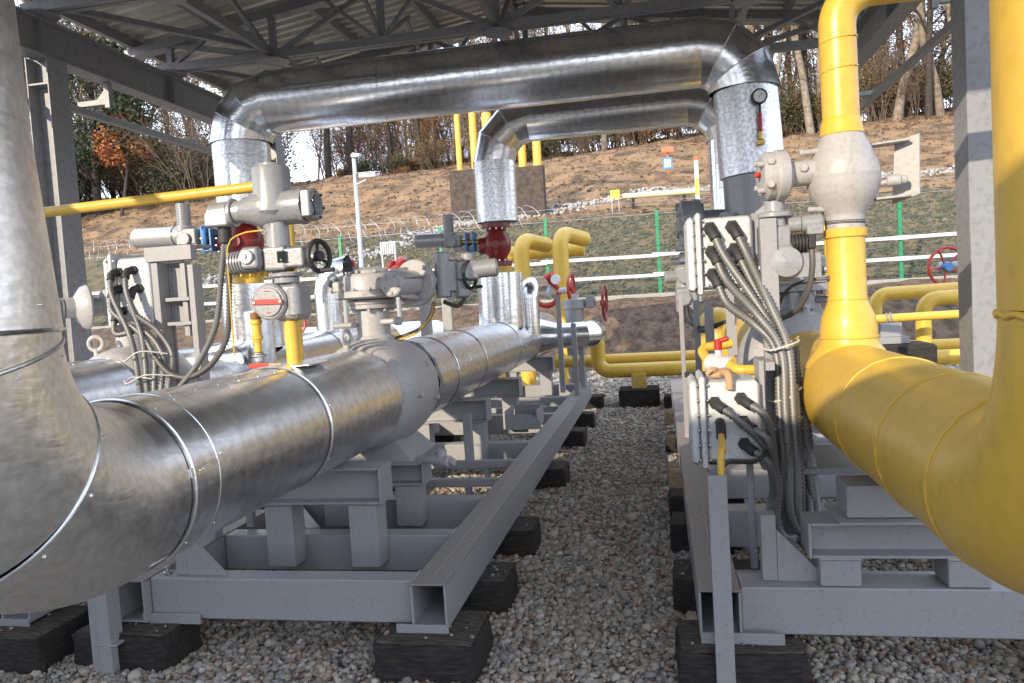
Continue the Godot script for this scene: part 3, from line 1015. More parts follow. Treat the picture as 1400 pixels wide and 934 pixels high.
	p.prism([Vector2(0.421, 0.389), Vector2(0.62, 0.389), Vector2(0.421, 0.60)], Transform3D(Basis(), V(0, 0, -3.205)), 0.008)
	part(t, "gusset_plate", p, g)
	p = MB.new()
	p.cube(0.365, 0.395, 0.26, 1.0, -3.72, -3.69, 0.003)
	part(t, "post", p, g)
	p = MB.new()
	p.cube(0.5, 1.3, 0.69, 0.72, -4.3, -3.75, 0.004)
	p.cube(0.5, 1.3, 0.60, 0.685, -4.29, -4.27, 0.001)
	part(t, "shelf", p, g)
	p = MB.new()
	p.cube(0.095, 0.10, 0.21, 0.42, -4.45, -4.25, 0.001)
	part(t, "side_plate", p, g)
	# ---- far left skid, mostly hidden
	t = thing("pipe_skid", "grey steel skid with an open beam end at the lower left corner", "skid", V(L2, 0.19, -6.8), "welded pipe skids")
	for x in [-3.10, -4.7]:
		var b := MB.new()
		b.hollow(V(x, 0.29, -3.09), V(x, 0.29, -10.4), 0.16, 0.20)
		part(t, "side_beam", b, g)
		b = MB.new()
		b.bar(V(x, 0.385, -3.09), V(x, 0.385, -10.4), 0.16, 0.01)
		part(t, "top_plate", b, M.skid_top)
	for z in [-3.3, -4.5, -6.2, -7.7, -9.2]:
		var b := MB.new()
		b.cube(-4.619, -3.181, 0.192, 0.388, z - 0.12, z - 0.005, 0.008)
		part(t, "cross_beam", b, g)
	ep = MB.new()
	ep.cube(-3.22, -3.018, 0.176, 0.212, -3.088, -3.076, 0.002)
	part(t, "end_plate", ep, g)
	for z in [-4.42, -6.18, -7.68]: support(t, L2, z, 0.265, 0.60, 0.785, g)
	# ---- cable posts standing in front
	var cp := thing("cable_post", "short grey channel post standing in front of the left skid under the elbow", "post", V(-2.55, 0, -3.02))
	p = MB.new()
	p.cube(-2.61, -2.565, 0.005, 0.70, -3.06, -2.985, 0.003)
	p.cube(-2.562, -2.50, 0.005, 0.70, -3.06, -2.975, 0.003)
	part(cp, "channel", p, g)
	p = MB.new()
	p.cube(-2.615, -2.495, 0.46, 0.47, -3.063, -2.972, 0.003)
	p.cube(-2.58, -2.47, 0.14, 0.15, -3.063, -2.972, 0.003)
	part(cp, "strap", p, g)
	cp = thing("cable_post", "slim grey channel post standing before the open beam end of the right skid", "post", V(0.18, 0, -2.97))
	p = MB.new()
	p.cube(0.148, 0.218, 0.005, 0.885, -2.96, -2.956, 0.001)
	p.cube(0.148, 0.152, 0.005, 0.885, -2.998, -2.9605, 0.001)
	p.cube(0.214, 0.218, 0.005, 0.885, -2.998, -2.9605, 0.001)
	part(cp, "channel", p, g)
	# ---- sleepers
	var places := []
	for q in [[-3.0, -3.37], [-3.72, -4.02], [-4.55, -4.87], [-6.2, -6.52], [-7.9, -8.17], [-9.05, -9.28], [-10.5, -10.85]]:
		places.append([-1.27, -0.82, q[0], q[1], 0])
	for q in [[-3.02, -3.30], [-4.3, -4.6], [-6.2, -6.5], [-8.0, -8.3]]: places.append([-2.75, -2.25, q[0], q[1], 1])
	for q in [[-3.0, -3.32], [-3.76, -4.07], [-4.66, -4.95], [-5.3, -5.55], [-6.1, -6.4], [-7.5, -7.8], [-8.95, -9.23], [-10.3, -10.6]]:
		places.append([0.0, 0.50, q[0], q[1], 2])
	for q in [[-3.0, -3.32], [-4.6, -4.9], [-6.1, -6.4]]: places.append([1.4, 1.95, q[0], q[1], 2])
	for q in [[-2.95, -3.35], [-4.4, -4.7]]: places.append([-3.5, -2.86, q[0], q[1], 3])
	var nth := ["first", "second", "third", "fourth", "fifth", "sixth", "seventh", "eighth"]
	var count := {}
	for s in places:
		var key := "%d%.1f" % [s[4], s[0]]
		count[key] = count.get(key, -1) + 1
		var where: String = ["under the aisle side of the centre skid", "under the left beam of the centre skid", "under the aisle side of the right skid" if s[0] < 1 else "under the outer beam of the right skid", "under the far left skid"][s[4]]
		var o := thing("timber_sleeper", "black tarred timber block %s, %s from the front" % [where, nth[count[key]]], "sleeper", V((s[0] + s[1]) * 0.5, 0, (s[2] + s[3]) * 0.5), "black timber sleepers under the skids")
		rng.seed = int(s[2] * 1000 + s[0] * 77)
		var b := MB.new()
		var cx: float = (s[0] + s[1]) * 0.5
		var cz: float = (s[2] + s[3]) * 0.5
		var xf := Transform3D(Basis(Vector3.UP, rng.randf_range(-0.05, 0.05)), V(cx, 0.07, cz))
		var fn := FastNoiseLite.new()
		fn.seed = int(abs(s[2]) * 100); fn.frequency = 9.0
		b.rough_block(xf, V(s[1] - s[0], 0.205, s[2] - s[3]), fn, 0.012)
		part(o, "block", b, M.timber)
		b = MB.new()
		b.rough_block(Transform3D(xf.basis, V(cx, 0.172, cz)), V(s[1] - s[0] - 0.03, 0.012, s[2] - s[3] - 0.03), fn, 0.005)
		part(o, "worn_top", b, M.timber_top, "greyed weathered top face of the sleeper")

# ------------------------------------------------------------------ pipelines
func pipelines():
	# ---- first clad line: riser, elbow, run up to the valve, run beyond
	var t := thing("insulated_pipeline", "large silver clad pipe in front left, rising at an elbow and running to the back", "pipe", V(LX, 0, -5), "galvanised clad pipelines")
	var zr := -1.52
	var er := 0.56
	var b := MB.new()
	var yr := LY + er
	# riser: conical lower sheet, straight sheet above
	b.lathe(Transform3D(Basis(), V(LX, 0, zr)), [Vector2(0.338, yr - 0.03), Vector2(0.304, 2.12)], 72)
	b.bolts(V(LX, yr + 0.03, zr), Vector3.UP, 0.334, 9, 0.008, 0.004, 0.3)
	part(t, "cladding_sheet", b, M.galv_dull)
	b = MB.new()
	b.lathe(Transform3D(Basis(), V(LX, 0, zr)), [Vector2(0.306, 2.10), Vector2(0.288, 2.8), Vector2(0.286, 4.3)], 72)
	part(t, "cladding_sheet", b, M.galv_dull)
	var c := V(LX, LY + er, zr - er)
	bend_pieces(t, "elbow_gore", c, V(0, 0, 1), V(0, -1, 0), er, [0.0, 0.12, 0.55, 1.0], 0.334, LR + 0.004, M.galv_dull)
	b = MB.new()
	b.ring(V(LX, yr - 0.03, zr), Vector3.UP, 0.337, 0.006, 64)
	part(t, "lap_bead", b, M.galv_bright)
	clad(t, V(LX, LY, zr - er), V(LX, LY, -4.22), LR, [0.10, 0.24, 1.15], M.galv, 0.006, 72)
	clad(t, V(LX, LY, -4.98), V(LX, LY, -11.6), LR, [0.55, 0.95, 1.5, 2.4, 3.2, 4.1, 4.7, 5.6], M.galv, 0.004, 72)
	b = MB.new()               # cut edges of the cladding round the valve
	for q in [[-4.22, -1], [-4.98, 1]]:
		b = MB.new()
		b.lathe(Transform3D(MB.frame(V(0, 0, -q[1])), V(LX, LY, q[0])), [Vector2(LR - 0.03, 0), Vector2(LR + 0.001, 0)], 40)
		part(t, "end_collar", b, M.galv_bright)
	b = MB.new()
	b.lathe(Transform3D(MB.frame(V(0, 0, -1)), V(LX, LY, -4.99)), [Vector2(LR + 0.012, 0.0), Vector2(LR + 0.03, 0.0), Vector2(LR + 0.03, 0.02), Vector2(LR + 0.004, 0.06)], 12)
	part(t, "valve_collar", b, M.galv_bright)
	b = MB.new()
	b.cyl(V(LX, LY, -11.55), V(LX, LY, -11.65), LR + 0.002, 40)
	part(t, "end_collar", b, M.galv_bright)
	# stub towards the red valve, far end
	b = MB.new()
	b.shell(V(LX, 1.26, -8.64), V(LX, 1.885, -8.64), 0.262, 48)
	b.lathe(Transform3D(Basis(), V(LX, 1.885, -8.64)), [Vector2(0.262, 0), Vector2(0.13, 0.012)], 48)
	b.bar(V(LX + 0.262, 1.26, -8.6), V(LX + 0.262, 1.885, -8.6), 0.02, 0.03)
	part(t, "branch_cladding", b, M.galv_bright)
	# side branch with a reducer at the back
	b = MB.new()
	b.lathe(Transform3D(MB.frame(V(1, 0, 0)), V(LX + 0.2, 1.07, -9.9)), [Vector2(0.25, 0), Vector2(0.165, 0.28), Vector2(0.165, 0.46)], 40)
	part(t, "branch_cladding", b, M.galv_bright)
	gores(t, "elbow_gore", [V(-1.1, 1.07, -9.9), V(-0.98, 1.07, -9.93), V(-0.90, 1.07, -10.02), V(-0.87, 1.07, -10.2)], 0.168, M.galv_bright, 40)
	# small bypass branch beside the stub
	b = MB.new()
	b.tube(bent([V(-1.50, 1.15, -9.0), V(-1.50, 1.72, -9.0), V(-1.46, 1.74, -9.6)], 0.14), 0.11, 24)
	part(t, "branch_cladding", b, M.galv_bright)

	# ---- second clad line
	t = thing("insulated_pipeline", "silver clad pipe lying behind the front one at the left", "pipe", V(L2, 0, -6), "galvanised clad pipelines")
	clad(t, V(L2, LY, -1.6), V(L2, LY, -4.85), LR, [1.0, 2.2], M.galv)
	clad(t, V(L2, LY, -5.55), V(L2, LY, -10.5), LR, [0.8, 1.9, 2.9, 3.8], M.galv_bright)
	b = MB.new()
	for q in [[-4.85, -1], [-5.55, 1]]:
		b = MB.new()
		b.lathe(Transform3D(MB.frame(V(0, 0, -q[1])), V(L2, LY, q[0])), [Vector2(LR - 0.03, 0), Vector2(LR + 0.001, 0)], 40)
		part(t, "end_collar", b, M.galv_bright)
	b = MB.new()
	b.cyl(V(L2, LY, -10.45), V(L2, LY, -10.55), LR + 0.002, 40)
	part(t, "end_collar", b, M.galv_bright)
	b = MB.new()
	b.shell(V(L2, 1.26, -6.97), V(L2, 1.885, -6.97), 0.288, 48)
	b.lathe(Transform3D(Basis(), V(L2, 1.885, -6.97)), [Vector2(0.288, 0), Vector2(0.13, 0.012)], 48)
	part(t, "branch_cladding", b, M.galv_bright)
	b = MB.new()
	b.shell(V(L2 + 0.35, 1.1, -6.45), V(L2 + 0.35, 1.62, -6.45), 0.13, 36)
	part(t, "branch_cladding", b, M.galv)
	b = MB.new()
	b.shell(V(L2, 1.27, -8.77), V(L2, 1.78, -8.77), 0.16, 36)
	part(t, "branch_cladding", b, M.galv_bright)
	gores(t, "elbow_gore", arc(V(L2 + 0.28, 1.78, -8.77), V(-1, 0, 0), V(0, 1, 0), 0.28, 0.0, PI / 2, 4), 0.163, M.galv_bright, 36, V(0, 1, 0), V(1, 0, 0))

	# ---- third line further back at the middle, only its top shows
	t = thing("insulated_pipeline", "dull silver pipe end lying far back behind the grey valve", "pipe", V(-4.9, 0, -13), "galvanised clad pipelines")
	b = MB.new()
	b.lathe(Transform3D(MB.frame(V(1, 0, 0)), V(-6.2, 1.0, -12.6)), [Vector2(0, 0), Vector2(0.3, 0), Vector2(0.3, 2.5), Vector2(0.22, 2.66), Vector2(0, 2.7)], 40)
	part(t, "cladding_sheet", b, M.galv_dull)
	b = MB.new()
	for x in [-5.6, -4.9, -4.2]: b.ring(V(x, 1.0, -12.6), V(1, 0, 0), 0.302, 0.006, 40, 6)
	part(t, "lap_bead", b, M.galv_dull)
	b = MB.new()
	for x in [-5.9, -4.0]: b.cube(x - 0.1, x + 0.1, 0.0, 0.75, -12.7, -12.5)
	part(t, "foot", b, M.skid_grey)

	# ---- overhead crossover, front
	t = thing("overhead_pipe", "upper silver clad crossover pipe with segmented elbows beneath the roof, the nearer one", "pipe", V(-1.5, 0, -7.05), "overhead crossover pipes")
	var z1 := -7.05
	var xl := -3.95
	var xr := 0.82
	var yo := 3.63
	var R1 := 0.293
	var e1 := 0.37
	b = MB.new()
	clad(t, V(xl, 2.55, z1), V(xl, yo - e1, z1), 0.272, [0.55], M.galv_mottled)
	gores(t, "elbow_gore", arc(V(xl + e1, yo - e1, z1), V(-1, 0, 0), V(0, 1, 0), e1, 0.0, PI / 2, 3), R1 - 0.004, M.galv_bright, 48, V(0, 1, 0), V(1, 0, 0))
	clad(t, V(xl + e1, yo, z1), V(xr - e1, yo, z1), R1, [0.16, 1.15, 2.1, 3.05], M.galv_gloss)
	gores(t, "elbow_gore", arc(V(xr - e1, yo - e1, z1), V(0, 1, 0), V(1, 0, 0), e1, 0.0, PI / 2, 3), R1 - 0.004, M.galv_gloss, 48, V(1, 0, 0), V(0, -1, 0))
	b = MB.new()
	b.lathe(Transform3D(MB.frame(V(0.045, -1, 0)), V(xr, yo - e1, z1)), [Vector2(0.268, 0), Vector2(0.275, 0.73), Vector2(0.25, 0.74)], 56)
	b.bar(V(xr - 0.02, yo - e1, z1 + 0.275), V(xr + 0.01, yo - e1 - 0.72, z1 + 0.278), 0.03, 0.004, V(0, 0, 1))
	part(t, "cladding_sheet", b, M.galv_mottled)
	b = MB.new()
	b.cyl(V(xr + 0.03, yo - e1 - 0.71, z1), V(xr + 0.05, 1.75, z1), 0.25, 40)
	part(t, "bare_pipe", b, M.actuator_grey)
	b = MB.new()
	b.cyl(V(xr - 0.24, 2.17, z1 + 0.15), V(xr - 0.24, 2.17, z1 + 0.24), 0.05, 20)
	b.cyl(V(xr - 0.24, 2.17, z1 + 0.24), V(xr - 0.24, 2.17, z1 + 0.25), 0.03, 20)
	part(t, "plug", b, M.actuator_grey)

	# ---- overhead crossover, back
	t = thing("overhead_pipe", "lower darker silver crossover pipe with segmented elbow, behind the nearer one", "pipe", V(-0.5, 0, -8.7), "overhead crossover pipes")
	var z2 := -8.72
	var y2 := 3.59
	var e2 := 0.44
	clad(t, V(LX, 2.47, z2), V(LX, y2 - e2, z2), 0.236, [0.55], M.galv_mottled)
	gores(t, "elbow_gore", arc(V(LX + e2, y2 - e2, z2), V(-1, 0, 0), V(0, 1, 0), e2, 0.0, PI / 2, 3), 0.236, M.galv_gloss, 48, V(0, 1, 0), V(1, 0, 0))
	clad(t, V(LX + e2, y2, z2), V(0.84 - e2, y2, z2), 0.24, [0.75, 1.45], M.galv_gloss)
	gores(t, "elbow_gore", arc(V(0.84 - e2, y2 - e2, z2), V(0, 1, 0), V(1, 0, 0), e2, 0.0, PI / 2, 3), 0.236, M.galv_gloss, 48, V(1, 0, 0), V(0, -1, 0))
	clad(t, V(0.84, y2 - e2, z2), V(0.84, 2.1, z2), 0.236, [0.5], M.galv_gloss)

	# ---- gauge on the front crossover
	var ga := thing("pressure_gauge", "round black rimmed pressure gauge on the mottled silver riser at the right", "gauge", V(xr + 0.075, 2.75, z1 + 0.29))
	var gc := V(xr + 0.075, 3.13, z1 + 0.29)
	b = MB.new()
	b.cyl(gc, gc + V(0, 0, 0.04), 0.062, 28)
	b.ring(gc + V(0, 0, 0.04), V(0, 0, 1), 0.057, 0.007, 28, 6)
	part(ga, "housing", b, M.black)
	b = MB.new()
	b.cyl(gc + V(0, 0, 0.0405), gc + V(0, 0, 0.043), 0.05, 28, 0.0005)
	var dial := part(ga, "dial", b, M.dial)
	b = MB.new()
	b.bar(gc + V(-0.01, -0.012, 0.045), gc + V(0.022, 0.028, 0.045), 0.004, 0.001, V(0, 0, 1), 0.0)
	for i in 11:
		var an := -0.6 + i * (PI + 1.2) / 10
		var o := V(cos(an), sin(an), 0)
		b.bar(gc + o * 0.040 + V(0, 0, 0.0445), gc + o * 0.047 + V(0, 0, 0.0445), 0.003, 0.001, V(0, 0, 1), 0.0)
	part(dial, "pointer", b, M.black)
	b = MB.new()
	b.cyl(gc + V(0, -0.06, 0.01), gc + V(0, -0.16, 0.01), 0.011, 12)
	part(ga, "stem", b, M.rubber)
	b = MB.new()
	b.cyl(gc + V(0, -0.13, 0.012), gc + V(0, -0.28, 0.012), 0.016, 12)
	part(ga, "cock", b, M.bright_red)
	b = MB.new()
	b.cyl(gc + V(0, -0.28, 0.01), gc + V(0, -0.35, 0.01), 0.022, 6)
	b.cube(gc.x - 0.035, gc.x + 0.03, gc.y - 0.39, gc.y - 0.351, gc.z - 0.05, gc.z + 0.03)
	part(ga, "fitting", b, M.brass)

	# ---- yellow line at the right
	t = thing("yellow_pipeline", "large yellow painted pipe at the right rising at an elbow in the foreground", "pipe", V(YX, 0, -4), "yellow gas pipes")
	var ye := 0.47
	var zy := -1.60
	b = MB.new()
	b.shell(V(YX, YY, zy - ye), V(YX, YY, -5.0), YR, 72)
	part(t, "pipe_run", b, M.yellow)
	b = MB.new()
	b.tube(arc(V(YX, YY + ye, zy - ye), V(0, -1, 0), V(0, 0, 1), ye, 0.0, PI / 2, 20), YR, 72, false)
	part(t, "elbow", b, M.yellow)
	b = MB.new()
	b.shell(V(YX, YY + ye, zy), V(YX, 4.6, zy), YR, 72)
	part(t, "riser", b, M.yellow)
	for q in [[V(YX, YY + ye - 0.01, zy), V(0, 1, 0)], [V(YX, YY, zy - ye - 0.02), V(0, 0, 1)], [V(YX, YY, -2.55), V(0, 0, 1)], [V(YX, YY, -3.1), V(0, 0, 1)], [V(YX, YY, -4.72), V(0, 0, 1)]]:
		b = MB.new()
		var fr := MB.frame(q[1])
		var pts := []
		rng.seed = 5
		for j in 121:
			var a := TAU * j / 120.0
			pts.append(q[0] + (fr.x * cos(a) + fr.z * sin(a)) * (YR + 0.001) + fr.y * 0.003 * sin(a * 23.0))
		var wr := 0.0065 if absf(q[1].y) > 0.5 else 0.004
		b.tube(pts, wr, 8, false)
		part(t, "weld_bead", b, M.yellow)
	# tee branch
	var zt := -3.9
	b = MB.new()
	b.lathe(Transform3D(Basis(), V(YX, 0, zt)), [Vector2(0.21, 1.18), Vector2(0.16, 1.25), Vector2(0.135, 1.285), Vector2(0.128, 1.315), Vector2(0.129, 1.36), Vector2(0.118, 1.42), Vector2(0.094, 1.475), Vector2(0.087, 1.50), Vector2(0.086, 1.80)], 48)
	b.lathe(Transform3D(Basis(), V(YX, 0, zt)), [Vector2(0.086, 1.785), Vector2(0.096, 1.79), Vector2(0.098, 1.825), Vector2(0.09, 1.83)], 48)
	b.ring(V(YX, 1.497, zt), Vector3.UP, 0.088, 0.005, 48, 6)
	b.ring(V(YX, 1.318, zt), Vector3.UP, 0.130, 0.005, 48, 6)
	part(t, "tee_branch", b, M.yellow)
	# upper pipe over the valve, bending away at the top
	var u := thing("yellow_pipe", "yellow vertical pipe above the grey ball valve, bending right at the top", "pipe", V(YX + 0.01, 2.27, zt), "yellow gas pipes")
	b = MB.new()
	b.tube(bent([V(YX, 2.30, zt), V(YX - 0.005, 2.93, zt), V(YX + 3.6, 3.0, zt - 0.3), V(YX + 3.6, 0.0, zt - 0.3)], 0.17, 14), 0.0825, 48, false)
	part(u, "pipe_run", b, M.yellow)
	b = MB.new()
	b.lathe(Transform3D(Basis(), V(YX, 0, zt)), [Vector2(0.083, 2.345), Vector2(0.089, 2.33), Vector2(0.096, 2.28), Vector2(0.1, 2.268), Vector2(0.09, 2.26)], 40)
	part(u, "collar", b, M.yellow)
	for y in [2.565, 2.70]:
		b = MB.new()
		var pts := []
		for j in 81:
			var a := TAU * j / 80.0
			pts.append(V(YX + cos(a) * 0.083 - 0.003 * (y - 2.3), y + 0.02 * cos(a) * 0.4 + 0.002 * sin(a * 17.0), zt + sin(a) * 0.083))
		b.tube(pts, 0.004, 6, false)
		part(u, "weld_bead", b, M.yellow)
	# farther yellow run of the same line, past the ball valve
	t = thing("yellow_pipeline", "yellow pipe continuing behind the right grey valve, its rounded end showing", "pipe", V(YX - 0.05, 0, -8), "yellow gas pipes")
	b = MB.new()
	b.shell(V(YX, YY, -5.6), V(YX, YY, -8.6), YR, 48)
	part(t, "pipe_run", b, M.yellow)
	b = MB.new()
	b.lathe(Transform3D(Basis(), V(0.66, 0.62, -9.2)), [Vector2(0.24, 0), Vector2(0.24, 0.5), Vector2(0.21, 0.62), Vector2(0.13, 0.70), Vector2(0, 0.73)], 36)
	part(t, "dome_end", b, M.yellow)

# ------------------------------------------------------------------ valves and actuators
func ball_body(t, ctr: Vector3, ax: Vector3, r: float, rend: float, hl: float, m: Material, called: String = "valve_body"):
	var b := MB.new()
	var pr := []
	pr.append(Vector2(0, -hl))
	pr.append(Vector2(rend * 0.99, -hl))
	for i in 17:
		var k := -1.0 + i / 8.0
		var s := sqrt(max(0.0, 1.0 - k * k))
		pr.append(Vector2(lerp(rend, r, pow(s, 0.9)), k * hl * 0.86))
	pr.append(Vector2(rend * 0.99, hl))
	pr.append(Vector2(0, hl))
	b.lathe(Transform3D(MB.frame(ax), ctr), pr, 56)
	return part(t, called, b, m)
func handwheel(t, c: Vector3, ax: Vector3, R: float, r: float, m: Material, spokes: int = 3, called: String = "handwheel"):
	var b := MB.new()
	b.ring(c, ax, R, r, 36, 8)
	var fr := MB.frame(ax)
	for i in spokes:
		var a := TAU * i / spokes + 0.5
		var o := fr.x * cos(a) + fr.z * sin(a)
		b.tube([c - fr.y * r * 1.5, c + o * R], r * 0.7, 6)
	b.cyl(c - fr.y * r * 3.0, c + fr.y * r * 1.2, r * 2.0, 12)
	return part(t, called, b, m)
func ribs(b: MB, a: Vector3, e: Vector3, r: float, k: int, depth: float = 0.8, seg: int = 20):
	var d := (e - a) / k
	var pr := []
	var L := d.length()
	pr.append(Vector2(0, 0))
	for i in k:
		pr.append(Vector2(r * depth, i * L + 0.001))
		pr.append(Vector2(r * depth, i * L + L * 0.35))
		pr.append(Vector2(r, i * L + L * 0.4))
		pr.append(Vector2(r, i * L + L * 0.95))
		pr.append(Vector2(r * depth, i * L + L))
	pr.append(Vector2(0, k * L))
	b.lathe(Transform3D(MB.frame(e - a), a), pr, seg)
# red flanged control valve with its electric motor reaching left
func red_valve(c: Vector3, fr: float, h: float, label: String, s: float, reach: float):
	var t := thing("control_valve", label, "valve", c - V(0, h * 0.5, 0), "red control valves")
	var b := MB.new()
	var hb := h * 0.5
	b.lathe(Transform3D(Basis(), c), [Vector2(0, -hb), Vector2(fr, -hb), Vector2(fr, -hb + 0.05 * s), Vector2(fr * 0.62, -hb + 0.06 * s), Vector2(fr * 0.7, -hb + 0.10 * s), Vector2(fr * 0.97, -0.06 * s), Vector2(fr * 1.0, 0), Vector2(fr * 0.97, 0.06 * s), Vector2(fr * 0.7, hb - 0.10 * s), Vector2(fr * 0.62, hb - 0.06 * s), Vector2(fr, hb - 0.05 * s), Vector2(fr, hb), Vector2(0, hb)], 40)
	b.cyl(c, c + V(-0.20 * s, 0, 0.02), fr * 0.62, 24)
	b.cyl(c, c + V(0.02, 0, 0.19 * s), fr * 0.3, 16)
	part(t, "valve_body", b, M.red)
	b = MB.new()
	for y in [-hb + 0.05 * s, hb - 0.05 * s]:
		b.bolts(c + V(0, y, 0), V(0, 1 if y < 0 else -1, 0), fr * 0.84, 12, 0.013 * s, 0.022 * s)
	b.bolts(c + V(-0.20 * s, 0, 0.02), V(-1, 0, 0), fr * 0.48, 8, 0.013 * s, 0.02)
	part(t, "bolts", b, M.steel)
	b = MB.new()
	b.box(Transform3D(Basis(), c + V(-0.25 * s, 0.05 * s, 0.03)), V(0.02, 0.22 * s, 0.20 * s), 0.003)
	b.box(Transform3D(Basis(), c + V(-0.33 * s, 0.05 * s, 0.03)), V(0.02, 0.22 * s, 0.20 * s), 0.003)
	b.box(Transform3D(Basis(), c + V(-0.29 * s, -0.055 * s, 0.03)), V(0.06 * s, 0.012, 0.2 * s), 0.002)
	if s > 1.05: b.cyl(c + V(-0.34 * s, 0.06, 0.03), c + V(-0.37 * s, 0.06, 0.05), 0.125 * s, 28, 0.01)
	part(t, "bracket", b, M.blue)
	b = MB.new()
	b.cyl(c + V(-0.2 * s, 0.05 * s, 0.03), c + V(-0.44 * s, 0.06 * s, 0.03), 0.035 * s, 16)
	b.cyl(c + V(-0.30 * s, 0.05 * s, 0.03), c + V(-0.36 * s, 0.055 * s, 0.03), 0.06 * s, 6)
	part(t, "shaft", b, M.brass)
	var a := Node3D.new()
	a.name = "actuator"
	t.add_child(a, true)
	var g := c + V(-0.50 * s, 0.08 * s, 0.03)
	a.position = g - gpos(t)
	b = MB.new()
	b.box(Transform3D(Basis(), g), V(0.20 * s, 0.15 * s, 0.16 * s), 0.02)
	b.cyl(g + V(0.0, -0.02, 0.06), g + V(0, -0.02, 0.11 * s), 0.055 * s, 16)
	part(a, "gearbox", b, M.actuator_grey)
	b = MB.new()
	b.cyl(g + V(-0.06 * s, 0.02 * s, 0), g + V(-reach, 0.03 * s, 0), 0.085 * s, 28, 0.02)
	b.cyl(g + V(-0.13 * s, 0.02 * s, 0), g + V(-0.15 * s, 0.02 * s, 0), 0.095 * s, 28, 0.003)
	part(a, "motor", b, M.silver_paint)
	b = MB.new()
	ribs(b, g + V(-0.05 * s, 0.06 * s, 0), g + V(-0.05 * s, 0.30 * s, 0), 0.062 * s, 14, 0.9)
	b.cyl(g + V(-0.05 * s, 0.05 * s, 0), g + V(-0.05 * s, 0.10 * s, 0), 0.085 * s, 24)
	part(a, "ribbed_housing", b, M.actuator_grey)
	b = MB.new()
	b.box(Transform3D(Basis(), g + V(0.13 * s, -0.10 * s, 0)), V(0.24 * s, 0.05 * s, 0.12 * s), 0.004)
	part(a, "foot_plate", b, M.actuator_grey)
	return t
